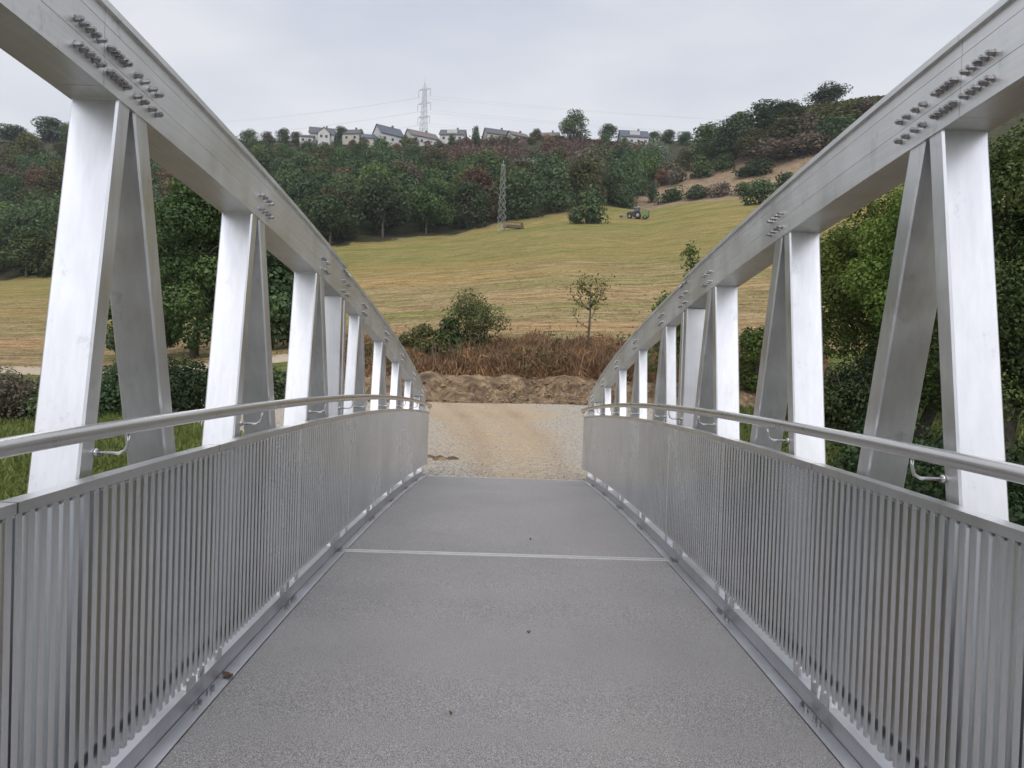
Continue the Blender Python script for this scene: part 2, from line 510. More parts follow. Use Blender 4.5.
def mat_terrain():
    m, n, l, b = new_mat('ground_cover')
    b.inputs['Roughness'].default_value = 0.95
    b.inputs['Specular IOR Level'].default_value = 0.1
    def mixc(f, c1, c2, mode='MIX'):
        x = n.new('ShaderNodeMixRGB'); x.blend_type = mode
        if isinstance(f, float): x.inputs['Fac'].default_value = f
        else: l.new(f, x.inputs['Fac'])
        l.new(c1, x.inputs['Color1']); l.new(c2, x.inputs['Color2'])
        return x.outputs['Color']
    def attr(k):
        a = n.new('ShaderNodeAttribute'); a.attribute_name = 'z_' + k
        return a.outputs['Fac']
    edge = noise_node(n, l, 1.7, 5, 0.7)
    def mask(k, soft=0.5):
        s = n.new('ShaderNodeMath'); s.operation = 'ADD'
        l.new(attr(k), s.inputs[0])
        e = n.new('ShaderNodeMath'); e.operation = 'MULTIPLY_ADD'; e.inputs[1].default_value = soft; e.inputs[2].default_value = -soft / 2
        l.new(edge.outputs['Fac'], e.inputs[0]); l.new(e.outputs[0], s.inputs[1])
        r = n.new('ShaderNodeMapRange'); r.inputs['From Min'].default_value = 0.38; r.inputs['From Max'].default_value = 0.62
        l.new(s.outputs[0], r.inputs['Value'])
        return r.outputs['Result']
    # grass banks
    t = noise_node(n, l, 2.2, 8, 0.75)
    grass = ramp_node(n, l, t.outputs['Fac'], [(0.3, (0.06, 0.075, 0.02)), (0.52, (0.13, 0.15, 0.04)), (0.72, (0.24, 0.21, 0.09))]).outputs['Color']
    # bare earth
    t = noise_node(n, l, 2.5, 9, 0.75)
    earth = ramp_node(n, l, t.outputs['Fac'], [(0.28, (0.10, 0.062, 0.035)), (0.5, (0.22, 0.145, 0.085)), (0.72, (0.36, 0.26, 0.165))]).outputs['Color']
    # gravel
    t1 = noise_node(n, l, 16, 6, 0.85); t2 = noise_node(n, l, 0.35, 4, 0.6)
    gr = ramp_node(n, l, t1.outputs['Fac'], [(0.31, (0.14, 0.122, 0.104)), (0.47, (0.43, 0.388, 0.328)), (0.66, (0.74, 0.69, 0.615))]).outputs['Color']
    tr = ramp_node(n, l, t1.outputs['Fac'], [(0.30, (0.32, 0.225, 0.13)), (0.48, (0.53, 0.395, 0.25)), (0.68, (0.68, 0.56, 0.41))]).outputs['Color']
    # mown hay field: windrow stripes along the slope, green and straw patches
    sA = noise_node(n, l, 1.0, 7, 0.8, 'Object', (0.22, 1.0, 0.5))
    sB = noise_node(n, l, 1.0, 4, 0.6, 'Object', (0.010, 0.045, 0.02))
    sC = noise_node(n, l, 2.4, 6, 0.85)
    fm = n.new('ShaderNodeMath'); fm.operation = 'MULTIPLY_ADD'; fm.inputs[1].default_value = 0.55
    l.new(sA.outputs['Fac'], fm.inputs[0])
    fm2 = n.new('ShaderNodeMath'); fm2.operation = 'MULTIPLY'; fm2.inputs[1].default_value = 0.45
    l.new(sC.outputs['Fac'], fm2.inputs[0]); l.new(fm2.outputs[0], fm.inputs[2])
    straw = ramp_node(n, l, fm.outputs[0], [(0.39, (0.100, 0.068, 0.032)), (0.475, (0.235, 0.172, 0.085)), (0.575, (0.42, 0.32, 0.18))]).outputs['Color']
    green = ramp_node(n, l, fm.outputs[0], [(0.39, (0.082, 0.078, 0.022)), (0.475, (0.176, 0.155, 0.050)), (0.575, (0.300, 0.243, 0.104))]).outputs['Color']
    tc = n.new('ShaderNodeTexCoord'); sp = n.new('ShaderNodeSeparateXYZ'); l.new(tc.outputs['Object'], sp.inputs[0])
    wob = n.new('ShaderNodeMath'); wob.operation = 'MULTIPLY_ADD'; wob.inputs[1].default_value = 70.0
    l.new(sB.outputs['Fac'], wob.inputs[0]); l.new(sp.outputs['Y'], wob.inputs[2])
    gm = n.new('ShaderNodeMapRange'); gm.inputs['From Min'].default_value = 100; gm.inputs['From Max'].default_value = 145
    l.new(wob.outputs[0], gm.inputs['Value'])
    fld = mixc(gm.outputs['Result'], straw, green)
    sD = noise_node(n, l, 1.0, 5, 0.65, 'Object', (0.018, 0.11, 0.05))
    pr_ = ramp_node(n, l, sD.outputs['Fac'], [(0.34, (0.68, 0.88, 0.50)), (0.48, (1.0, 1.0, 1.0)), (0.66, (1.24, 1.07, 0.98))])
    fld = mixc(1.0, fld, pr_.outputs['Color'], 'MULTIPLY')
    # woodland floor and dry slope
    t = noise_node(n, l, 0.35, 7, 0.75)
    fo = ramp_node(n, l, t.outputs['Fac'], [(0.3, (0.022, 0.028, 0.014)), (0.55, (0.05, 0.05, 0.025)), (0.75, (0.10, 0.075, 0.045))]).outputs['Color']
    dr = ramp_node(n, l, t.outputs['Fac'], [(0.3, (0.14, 0.10, 0.065)), (0.52, (0.26, 0.19, 0.125)), (0.75, (0.36, 0.28, 0.18))]).outputs['Color']
    c = mixc(mask('earth'), grass, earth)
    c = mixc(mask('gravel'), c, gr)
    tk = n.new('ShaderNodeMath'); tk.operation = 'MULTIPLY_ADD'; tk.inputs[1].default_value = 0.9; tk.use_clamp = True
    tn = noise_node(n, l, 0.8, 5, 0.7)
    tm = n.new('ShaderNodeMapRange'); tm.inputs['From Min'].default_value = 0.3; tm.inputs['From Max'].default_value = 0.7
    tm.inputs['To Min'].default_value = -0.28; tm.inputs['To Max'].default_value = 0.28
    l.new(tn.outputs['Fac'], tm.inputs['Value']); l.new(tm.outputs['Result'], tk.inputs[2]); l.new(attr('track'), tk.inputs[0])
    gk = n.new('ShaderNodeMath'); gk.operation = 'MULTIPLY'; l.new(tk.outputs[0], gk.inputs[0]); l.new(mask('gravel'), gk.inputs[1])
    c = mixc(gk.outputs[0], c, tr)
    rt = ramp_node(n, l, t1.outputs['Fac'], [(0.30, (0.24, 0.16, 0.09)), (0.55, (0.42, 0.30, 0.19)), (0.75, (0.56, 0.44, 0.31))]).outputs['Color']
    rk_ = n.new('ShaderNodeMath'); rk_.operation = 'MULTIPLY'; rk_.inputs[1].default_value = 0.5; l.new(attr('rut'), rk_.inputs[0])
    c = mixc(rk_.outputs[0], c, rt)
    c = mixc(mask('field'), c, fld)
    c = mixc(mask('forest'), c, fo)
    c = mixc(mask('dry', 0.8), c, dr)
    l.new(c, b.inputs['Base Color'])
    bp = n.new('ShaderNodeBump'); bp.inputs['Strength'].default_value = 0.9; bp.inputs['Distance'].default_value = 0.05
    l.new(t1.outputs['Fac'], bp.inputs['Height'])
    bp2 = n.new('ShaderNodeBump'); bp2.inputs['Strength'].default_value = 1.0; bp2.inputs['Distance'].default_value = 0.3
    l.new(sA.outputs['Fac'], bp2.inputs['Height']); l.new(bp.outputs['Normal'], bp2.inputs['Normal'])
    l.new(bp2.outputs['Normal'], b.inputs['Normal'])
    return m

M['terrain'] = mat_terrain()
tag(link_mesh('terrain', build_terrain(), M['terrain']), kind='structure')

def mat_water():
    m, n, l, b = new_mat('stream_water')
    b.inputs['Base Color'].default_value = (0.03, 0.035, 0.025, 1)
    b.inputs['Roughness'].default_value = 0.08
    t = noise_node(n, l, 3, 3)
    bp = n.new('ShaderNodeBump'); bp.inputs['Strength'].default_value = 0.25
    l.new(t.outputs['Fac'], bp.inputs['Height']); l.new(bp.outputs['Normal'], b.inputs['Normal'])
    return m
mb = MB(); mb.add([(-80, -7.2, -3.2), (80, -7.2, -3.2), (80, 10.3, -3.2), (-80, 10.3, -3.2)], [(0, 1, 2, 3)])
tag(mb.build('stream_water', mat_water()), kind='structure')

# dug bank of earth behind the gravel
def build_bank():
    V, F = [], []
    xs = np.arange(-12, 13.0, 0.10); ys = np.linspace(33.0, 39.4, 52)
    for y in ys:
        for x in xs:
            t = (y - 33.0 + 0.9 * mnoise.noise((x * .28, 4.0, 1.0)) + .3 * mnoise.noise((x * 1.1, 2.0, 1.0))) / 6.4
            gouge = abs(mnoise.noise((x * 1.25 + y * .5, y * .25, 11.0)))
            base = ground_h(x, y)
            px = 504 + 770 * x / y
            p = 1.0 - abs(t - 0.45) / 0.45 if t < 0.9 else 0
            env = smooth(t / 0.2) * (1 - smooth((t - 0.6) / 0.4))
            n = mnoise.fractal((x * 0.9, y * 0.9, 2.0), 1.0, 2.2, 5)
            n2 = mnoise.noise((x * 0.35, 0.2 * y, 8.0))
            h = base - 0.10 + env * (0.46 + 0.26 * n2 + 0.26 * n) - 1.15 * gouge * smooth(t / .12) * (1 - smooth((t - .38) / .2))
            if 0.02 < t < 0.85: h = max(h, base + 0.02)
            V.append((x, y, h))
    nx = len(xs)
    for i in range(len(ys) - 1):
        for j in range(nx - 1):
            F.append((i * nx + j, i * nx + j + 1, (i + 1) * nx + j + 1, (i + 1) * nx + j))
    me = bpy.data.meshes.new('earth_bank'); me.from_pydata(V, [], F); me.update()
    return me
def mat_earth():
    m, n, l, b = new_mat('dug_earth')
    b.inputs['Roughness'].default_value = 1.0
    t = noise_node(n, l, 1.6, 9, 0.75); t2 = noise_node(n, l, 9, 6, 0.8)
    r = ramp_node(n, l, t.outputs['Fac'], [(0.34, (0.065, 0.040, 0.024)), (0.49, (0.205, 0.135, 0.075)), (0.64, (0.44, 0.32, 0.19))])
    r2 = ramp_node(n, l, t2.outputs['Fac'], [(0.3, g3(0.6)), (0.65, g3(1.15))])
    mm = n.new('ShaderNodeMixRGB'); mm.blend_type = 'MULTIPLY'; mm.inputs['Fac'].default_value = 1
    l.new(r.outputs['Color'], mm.inputs['Color1']); l.new(r2.outputs['Color'], mm.inputs['Color2'])
    l.new(mm.outputs['Color'], b.inputs['Base Color'])
    bp = n.new('ShaderNodeBump'); bp.inputs['Strength'].default_value = 1; bp.inputs['Distance'].default_value = 0.12
    l.new(t2.outputs['Fac'], bp.inputs['Height']); l.new(bp.outputs['Normal'], b.inputs['Normal'])
    return m
M['earth'] = mat_earth()
tag(link_mesh('earth_bank', build_bank(), M['earth']), kind='structure')

# ------------------------------------------------------------------ footbridge
def deck(y): return -0.0044 * (y - 4.11) ** 2
Y0, YS, YE = -6.6, 6.24, 12.9
XT, XO = 1.37, 1.54            # inner and outer face of the trusses
NODES = [-6.9, -5.53, -4.16, -2.8, -1.43, -0.06, 1.31, 2.67, 4.04, 5.41, 7.0, 8.35, 9.7, 11.02, 12.22]
_cy = [-13, -8, -6, -4, -2, 0, 1.3, 2.67, 4.04, 5.43, 7.0, 8.335, 9.7, 11.02, 12.22, 12.95]
_cz = [1.30, 1.90, 2.12, 2.28, 2.385, 2.43, 2.42, 2.352, 2.236, 2.098, 1.935, 1.738, 1.525, 1.268, 0.995, 0.80]
# smooth the chord table
_pf = np.polyfit([y for y in _cy[2:]], _cz[2:], 5)
def chord_low(y): return float(np.polyval(_pf, y))
CHH = 0.265
XF = 1.475                      # outer face of the slimmer far girder

bridge = empty('footbridge', (0, 0, 0))
tag(bridge, 'silver aluminium footbridge with arched side trusses, barred railings and grey grit deck, spanning the foreground', 'footbridge')

def path(y0, y1, step=0.35):
    n = max(2, int((y1 - y0) / step) + 1)
    return list(np.linspace(y0, y1, n))

def sweep(mb, prof, ys, hf, mi=0):
    """profile [(x, dz)] carried along y, dz measured from hf(y)"""
    mb.loft([[(x, y, hf(y) + dz) for x, dz in prof] for y in ys], mi)

# deck slabs
for a, b_ in ((Y0, YS - 0.052), (YS + 0.052, YE - 0.03)):
    mb = MB(); sweep(mb, [(-1.297, -0.14), (1.297, -0.14), (1.297, 0), (-1.297, 0)], path(a, b_), deck)
    mb.build('deck_slab', M['deck'], bridge)
mb = MB(); sweep(mb, [(-1.36, -0.05), (1.36, -0.05), (1.36, 0.005), (-1.36, 0.005)], [YS - 0.05, YS - 0.009], deck)
sweep(mb, [(-1.36, -0.05), (1.36, -0.05), (1.36, 0.005), (-1.36, 0.005)], [YS + 0.009, YS + 0.05], deck)
j = mb.build('expansion_joint', M['strip'], bridge)
mb = MB(); sweep(mb, [(-1.36, -0.06), (1.36, -0.06), (1.36, -0.008), (-1.36, -0.008)], [YS - 0.0085, YS + 0.0085], deck)
mb.build('joint_seal', M['gap'], j)
mb = MB(); sweep(mb, [(-1.30, -0.12), (1.30, -0.12), (1.30, 0.004), (-1.30, 0.004)], [YE - 0.028, YE + 0.012], deck)
mb.build('end_strip', M['strip'], bridge)

HEX = [(cos(k * pi / 3), sin(k * pi / 3)) for k in range(6)]
def bolt_mesh(r=0.0098, sgn=1):
    """hex nut with washer and a thread end, pointing to -x"""
    mb = MB()
    mb.loft([[(-x, r * 1.2 * cos(k * pi / 6), r * 1.2 * sin(k * pi / 6)) for k in range(12)] for x in (-0.002, 0.003)])
    mb.loft([[(-x, r * a, r * b) for a, b in HEX] for x in (0.003, 0.022)])
    mb.loft([[(-x, r * 0.6 * cos(k * pi / 4), r * 0.6 * sin(k * pi / 4)) for k in range(8)] for x in (0.022, 0.027)])
    me = mb.mesh('bolt'); me.materials.append(M['bolt']); return me
BOLT = bolt_mesh()
far_bolts = MB()
n_bolt = [0]
def bolt(parent, side, x, y, z, up=False):
    """bolt head on an inner face (or standing up on the kerb)"""
    if y < 6.0:
        o = link_mesh('bolt', BOLT, None, parent)
        o.location = (side * x, y, z)
        if up: o.rotation_euler = (0, pi / 2, random.random())
        else: o.rotation_euler = (random.random() * 1.0, 0, 0 if side > 0 else pi)
        n_bolt[0] += 1
    else:
        b = len(far_bolts.v)
        for q in BOLT.polygons: pass
        R = Matrix.Translation((side * x, y, z)) @ (Matrix.Rotation(pi / 2, 4, 'Y') if up else Matrix.Rotation(0 if side > 0 else pi, 4, 'Z'))
        far_bolts.add([R @ v.co for v in BOLT.vertices], [tuple(q.vertices) for q in BOLT.polygons])

def member(y_top, z_top, y_bot, z_bot, side, thick=0.085, x0=XT + 0.006, x1=XO - 0.008):
    """rectangular hollow section in the truss plane with rounded corners"""
    mb = MB()
    c = 0.007
    ax = Vector((0, y_bot - y_top, z_bot - z_top)).normalized()
    pe = Vector((0, ax.z, -ax.y))           # in-plane normal
    if pe.y < 0: pe = -pe
    h = thick / 2
    prof = [(x0 + c, -h), (x1 - c, -h), (x1, -h + c), (x1, h - c), (x1 - c, h), (x0 + c, h), (x0, h - c), (x0, -h + c)]
    rings = []
    for (yy, zz) in ((y_top, z_top), (y_bot, z_bot)):
        # ends cut level with the chords
        rings.append([Vector((side * px, yy, zz)) + pe * q - ax * ((pe.z * q) / ax.z) for px, q in prof])
    mb.loft(rings)
    mb.tube(rings[0] + [rings[0][0]], 0.005, 5)          # weld at the chord
    return mb

PANELS = [-6.3, -5.0, -3.5, -2.1, -0.78, 0.58, 1.95, 3.33, 4.70, 6.235, 7.64, 9.02, 10.37, 11.64, 12.84]
def top_h(y): return 1.143 - 0.0066 * max(0.0, y - 2.0)
BOT = 0.208
XB = 1.29                                    # inner face of the railing bars
BAR_W, BAR_D, BAR_P = 0.026, 0.036, 0.0555
mbb = MB(); c_ = 0.004
prof = [(-BAR_W / 2 + c_, 0), (BAR_W / 2 - c_, 0), (BAR_W / 2, c_), (BAR_W / 2, BAR_D - c_), (BAR_W / 2 - c_, BAR_D), (-BAR_W / 2 + c_, BAR_D), (-BAR_W / 2, BAR_D - c_), (-BAR_W / 2, c_)]
mbb.loft([[(x, y, z) for y, x in prof] for z in (0.0, 1.0)])
for zc in (0.990,):
    mbb.loft([[(BAR_D * .5 + r_ * .017 * cos(k * pi / 3), -BAR_W / 2 - yy, zc + .011 * r_ * sin(k * pi / 3)) for k in range(6)] for r_, yy in ((1, -.001), (.75, .006), (.2, .009))])
BARM = mbb.mesh('baluster'); BARM.materials.append(M['bar'])
far_bars = MB()

for side in (-1, 1):
    sd_ = 'left' if side < 0 else 'right'
    truss = empty('truss'); truss.parent = bridge
    sx = lambda pr: [(side * x, z) for x, z in pr]
    # top chord: grooved box section with a lip on top
    def chord_prof(xo, ch):
        pr = [(XT, 0), (xo, 0), (xo, ch - 0.022), (xo + 0.012, ch - 0.020), (xo + 0.012, ch), (XT - 0.014, ch), (XT - 0.014, ch - 0.022),
              (XT, ch - 0.022)]
        for g in (ch * .74, ch * .35):
            pr += [(XT, g + 0.0016), (XT + 0.002, g + 0.001), (XT + 0.002, g - 0.001), (XT, g - 0.0016)]
        return pr
    for a, b_ in ((Y0 - 0.4, 2.479), (2.481, YS - 0.004), (YS + 0.004, YE + 0.05)):
        mb = MB(); sweep(mb, sx(chord_prof(XO, CHH) if a < 6 else chord_prof(XF, 0.235)), path(a, b_, 0.3), chord_low)
        mb.build('top_chord', M['chord'], truss)
    for a, b_ in ((Y0, YS - 0.004), (YS + 0.004, YE - 0.005)):
        mb = MB(); sweep(mb, sx([(XT, -0.22), (XO if a < 0 else XF, -0.22), (XO if a < 0 else XF, 0.085), (XT, 0.085)]), path(a, b_), deck)
        mb.build('bottom_chord', M['kerb'], truss)
        mb = MB(); sweep(mb, sx([(1.300, -0.05), (XT - 0.003, -0.05), (XT - 0.003, 0.006), (1.300, 0.006)]), path(a if a < 0 else a + 0.062, b_ - 0.064 if b_ < 7 else b_ - 0.03), deck)
        mb.build('kerb_flange', M['kerb'], truss)
    # web members
    for i, yn in enumerate(NODES):
        zb = lambda y: deck(y) + 0.083
        yt, yb = yn - 0.042, yn - 0.40
        if not (i > 0 and yb < Y0):
            member(yt, chord_low(yt) + 0.004, yb, zb(yb), side, 0.085, x1=(XO if yn < 6 else XF) - 0.008).build('diagonal', M['post'], truss)
        yt, yb = yn + 0.075, yn + 0.66
        if yb < YE - 0.06:
            member(yt, chord_low(yt) + 0.004, yb, zb(yb), side, 0.095, x1=(XO if yn < 6 else XF) - 0.008).build('diagonal', M['post'], truss)
    for yv in (YS - 0.062, YS + 0.062, YE - 0.07):
        member(yv, chord_low(yv) + 0.004, yv, deck(yv) + 0.083, side, 0.085, x1=(XO if yv < YS else XF) - 0.008).build('upright', M['post'], truss)
    # bolts: chord splice, nodes, bridge joint
    r1, r2 = 0.128, 0.052
    for k in range(5):
        for r_ in (r1, r2):
            y = 2.312 + k * 0.033; bolt(truss, side, XT, y, chord_low(y) + r_)
            y = 2.502 + k * 0.027; bolt(truss, side, XT, y, chord_low(y) + r_)
    for yn in NODES:
        if yn < 2 and yn > -20 and yn < 1.0: continue
        for q in (-0.005, 0.045, 0.105, 0.155):
            y = yn + q + 0.02
            bolt(truss, side, XT, y, chord_low(y) + r1 - 0.005); bolt(truss, side, XT, y, chord_low(y) + r2)
    for q in (-0.10, -0.05, 0.05, 0.10):
        y = YS + q
        for r_ in (0.21, 0.13, 0.05): bolt(truss, side, XT, y, chord_low(y) + r_)
    # railing panels
    for k in range(len(PANELS) - 1):
        a, b_ = PANELS[k] + 0.004, PANELS[k + 1] - 0.004
        panel = empty('railing_panel'); panel.parent = bridge
        mb = MB(); sweep(mb, sx([(XB - 0.006, -0.030), (XB + 0.046, -0.030), (XB + 0.046, 0), (XB - 0.006, 0)]), path(a, b_), lambda y: deck(y) + top_h(y))
        mb.build('top_rail', M['rail'], panel)
        mb = MB(); sweep(mb, sx([(XB + BAR_D + 0.001, 0.03), (XB + BAR_D + 0.011, 0.03), (XB + BAR_D + 0.011, 0.075), (XB + BAR_D + 0.001, 0.075)]), path(a, b_), lambda y: deck(y) + BOT)
        mb.build('bottom_rail', M['rail'], panel)
        n = int(round((b_ - a) / BAR_P))
        for q in range(n + 1):
            y = a + 0.016 + (b_ - a - 0.032) * q / n
            z0, z1 = deck(y) + BOT, deck(y) + top_h(y) - 0.030
            if 1.25 < y < 4.0:
                o = link_mesh('baluster', BARM, None, panel)
                o.location = (side * (XB if side > 0 else XB), y, z0); o.scale = (side, 1, z1 - z0)
            else:
                far_bars.add([(side * (XB + v.co.x), y + v.co.y, z0 + v.co.z * (z1 - z0)) for v in BARM.vertices], [tuple(p.vertices) for p in BARM.polygons])
        # feet and their bolts at the end of each bay
        for yf in (b_ - 0.03, b_ + 0.115):
            if yf > YE - 0.05 or (6.0 < yf < 6.4 and yf > YS): continue
            xa, xb, xc = side * 1.377, side * 1.386, side * (XB + BAR_D + 0.0115)
            mb = MB(); mb.box(min(xa, xb), max(xa, xb), yf - 0.028, yf + 0.028, deck(yf) + 0.086, deck(yf) + BOT + 0.07)
            mb.box(min(xa, xc), max(xa, xc), yf - 0.02, yf + 0.02, deck(yf) + BOT + 0.04, deck(yf) + BOT + 0.06)
            mb.build('foot_plate', M['rail'], panel)
            for q in (-0.022, 0.022):
                bolt(panel, side, 1.338, yf + q, deck(yf) + 0.007, up=True)
    # handrail tube on short hooks
    XR = 1.268
    hr = lambda y: deck(y) + 1.292 - 0.0105 * max(0.0, y - 2.0)
    pts = [(side * XR, y, hr(y)) for y in path(Y0, YE - 0.05, 0.25)]
    pts += [(side * (XR + 0.004), YE + 0.02, hr(YE) - 0.008), (side * (XR + 0.03), YE + 0.06, hr(YE) - 0.03)]
    mb = MB(); mb.tube(pts, 0.0245, 18)
    rail = mb.build('handrail', M['tube'], bridge, True)
    for yn in NODES + [YS - 0.02, YE - 0.03]:
        if yn < Y0 + 0.5: continue
        y = yn - 0.185 if yn in NODES else yn - 0.05
        zr = hr(y) - 0.088
        mb = MB()
        mb.tube([(side * (XT + 0.008), y, zr), (side * (XR + 0.03), y, zr), (side * (XR + 0.008), y, zr + 0.012), (side * XR, y, zr + 0.04), (side * XR, y, hr(y) - 0.022)], 0.0058, 8)
        mb.tube([(side * (XT + 0.006), y, zr), (side * (XT - 0.004), y, zr)], 0.014, 12)
        mb.build('handrail_bracket', M['tube'], rail, True)
far = far_bars.build('baluster', M['bar'], bridge); far['kind'] = 'stuff'; far['label'] = 'far run of thin vertical railing bars'
fb = far_bolts.build('bolt', M['bolt'], bridge); fb['kind'] = 'stuff'; fb['label'] = 'small far bolts on the chords and kerbs'

# ------------------------------------------------------------------ vegetation
def leaf_mesh(name, pts, nrm, size, tint, mat, aspect=0.6, jitter=0.6, up=None):
    """one folded diamond per point; tint is a per-leaf colour position"""
    n = len(pts)
    pts = np.asarray(pts, float); nrm = np.asarray(nrm, float) + RNG.normal(0, jitter, (n, 3))
    nrm /= np.linalg.norm(nrm, axis=1)[:, None] + 1e-9
    r = RNG.normal(0, 1, (n, 3)) if up is None else np.tile(np.array(up, float), (n, 1)) + RNG.normal(0, 0.35, (n, 3))
    u = r - nrm * (r * nrm).sum(1)[:, None]; u /= np.linalg.norm(u, axis=1)[:, None] + 1e-9
    w = np.cross(nrm, u)
    s = np.asarray(size, float).reshape(-1, 1) * np.ones((n, 1))
    fold = nrm * s * 0.18
    V = np.empty((n, 4, 3))
    V[:, 0] = pts - u * s * 0.5; V[:, 1] = pts + w * s * aspect * 0.5 + fold
    V[:, 2] = pts + u * s * 0.5; V[:, 3] = pts - w * s * aspect * 0.5 + fold
    me = bpy.data.meshes.new(name)
    me.vertices.add(n * 4); me.vertices.foreach_set('co', V.reshape(-1).astype(np.float32))
    me.loops.add(n * 4); me.loops.foreach_set('vertex_index', np.arange(n * 4, dtype=np.int32))
    me.polygons.add(n)
    me.polygons.foreach_set('loop_start', np.arange(0, n * 4, 4, dtype=np.int32))
    a = me.attributes.new('tint', 'FLOAT', 'FACE'); a.data.foreach_set('value', np.clip(tint, 0, 1).astype(np.float32))
    me.update(calc_edges=True)
    if mat is not None: me.materials.append(mat)
    return me

def crown_points(blobs, n, shell=0.55):
    """points spread through a set of ellipsoids, denser near their skin"""
    vol = np.array([b[3] * b[4] * b[5] for b in blobs]) ** (2 / 3); vol /= vol.sum()
    idx = RNG.choice(len(blobs), n, p=vol)
    B = np.array(blobs)[idx]
    d = RNG.normal(0, 1, (n, 3)); d /= np.linalg.norm(d, axis=1)[:, None]
    r = shell + (1.08 - shell) * RNG.random(n) ** 0.7
    return B[:, :3] + d * B[:, 3:6] * r[:, None], d, idx

def make_crown(name, h, w, n, leaf, mat, nb=14, lo=0.22, squash=1.0, seed=0, cl=1.0):
    """uneven broadleaf crown of height h and width w standing on z = 0"""
    rg = np.random.default_rng(seed + 100)
    blobs = []
    cz = h * (lo + (1 - lo) * 0.5)
    for k in range(nb):
        th = rg.random() * 2 * pi; t = rg.random()
        z = h * (lo + (1 - lo) * (0.12 + 0.78 * t))
        rad = w * 0.5 * (0.30 + 0.55 * math.sin(pi * min(1, 0.18 + 0.82 * t))) * rg.random() ** 0.5
        s = w * (0.15 + 0.13 * rg.random()) * cl
        blobs.append((cos(th) * rad, sin(th) * rad, z, s, s, s * (0.75 + 0.3 * rg.random()) * squash))
    if cl == 1.0:
        blobs.append((0, 0, h * (1 - 0.16), w * 0.22, w * 0.22, h * 0.15))
        blobs.append((0, 0, cz, w * 0.33, w * 0.33, h * (1 - lo) * 0.34))
    p, d, idx = crown_points(blobs, n)
    bt = rg.random(len(blobs))
    tint = (0.25 + 0.35 * bt[idx] if cl == 1.0 else 0.10 + 0.65 * bt[idx]) + RNG.normal(0, 0.18, n)
    nr = d.copy(); nr[:, 2] += 0.5
    return leaf_mesh(name, p, nr, leaf * (0.6 + 0.8 * RNG.random(n)), tint, mat), blobs

def make_trunk(name, h, r, blobs, lo=0.25, mat=None):
    mb = MB(); rg = random.Random(int(h * 1000) + len(blobs))
    top = h * 0.72
    pts = [(0, 0, -0.4)] + [(rg.uniform(-.03, .03) * h, rg.uniform(-.03, .03) * h, top * t) for t in (0.12, 0.3, 0.5, 0.75, 1.0)]
    mb.tube(pts, [r * 1.25, r, r * .85, r * .7, r * .45, r * .2], 7)
    for b in blobs[:7]:
        z0 = h * rg.uniform(0.2, 0.55)
        mb.tube([(0, 0, z0), (b[0] * .45, b[1] * .45, z0 + (b[2] - z0) * .6), (b[0], b[1], b[2])], [r * .45, r * .28, r * .1], 5)
    me = mb.mesh(name, True); me.materials.append(mat or M['bark']); return me

def tree_proto(h, w, n, leaf, nb=14, lo=0.22, seed=0, mat=None, squash=1.0, cl=1.0):
    cm, bl = make_crown('crown', h, w, n, leaf, mat or M['f_mid'], nb, lo, squash, seed, cl)
    return cm, make_trunk('trunk', h, max(0.08, h * 0.022), bl, lo)

def place_tree(name, proto, loc, s, rz, label, cat, group=None, mat=None, sz=None):
    cm, tm = proto
    root = empty(name, loc, rz); root.scale = (s, s, sz or s)
    tag(root, label, cat, group)
    c = link_mesh('crown', cm, None, root)
    if mat is not None:
        c.material_slots[0].link = 'OBJECT'; c.material_slots[0].material = mat
    if tm is not None: link_mesh('trunk', tm, None, root)
    return root

# far woodland: shared crowns about ten metres high
FAR = [tree_proto(10, 8.5 + 0.5 * (k % 3), 3400, 0.55, 20, 0.10, seed=k) for k in range(6)]
SHR = [tree_proto(3.4, 4.6, 1100, 0.40, 11, 0.0, seed=40 + k) for k in range(4)]
FOREST_LABEL = {
    'f_dark': 'dark green broadleaf tree in the wooded slope below the hilltop houses',
    'f_mid': 'fresh green broadleaf tree in the wooded slope below the hilltop houses',
    'f_olive': 'yellowish olive tree turning early in the wooded slope',
    'f_rust': 'rust brown drought-dried tree on the wooded slope',
    'f_grey': 'grey brown thinning tree on the wooded slope',
    'f_pale': 'silvery pale green tree in the wooded slope'}
LEFT_LABEL = {
    'f_dark': 'dark green tree on the steep wooded hill at far left',
    'f_mid': 'fresh green tree on the steep wooded hill at far left',
    'f_olive': 'yellowish olive tree on the steep wooded hill at far left',
    'f_rust': 'rust brown tree on the steep wooded hill at far left',
    'f_grey': 'grey brown tree on the steep wooded hill at far left',
    'f_pale': 'silvery pale tree on the steep wooded hill at far left'}
count_forest = 0
def forest_mat(px, py, r):
    n = mnoise.noise((px * 0.02, py * 0.035, 4.0)) + r.uniform(-0.35, 0.35)
    if 420 < px < 610 and py < 172 + 12 * mnoise.noise((px * .03, 1, 1)):
        return r.choice(['f_rust', 'f_grey', 'f_grey', 'f_rust', 'f_olive'])
    if 330 < px < 430 and py < 160: return r.choice(['f_rust', 'f_grey', 'f_olive', 'f_mid'])
    if px < 90:
        if py < 190: return r.choice(['f_grey', 'f_dark', 'f_rust', 'f_olive', 'f_mid'])
        return r.choice(['f_dark', 'f_mid', 'f_dark', 'f_olive', 'f_mid'])
    if n > 0.56: return 'f_pale' if r.random() < .3 else 'f_olive'
    if n > 0.46: return 'f_olive'
    if n > 0.40: return 'f_grey'
    if n < -0.44: return 'f_rust'
    return r.choice(['f_dark', 'f_dark', 'f_mid'])
fr = random.Random(5)
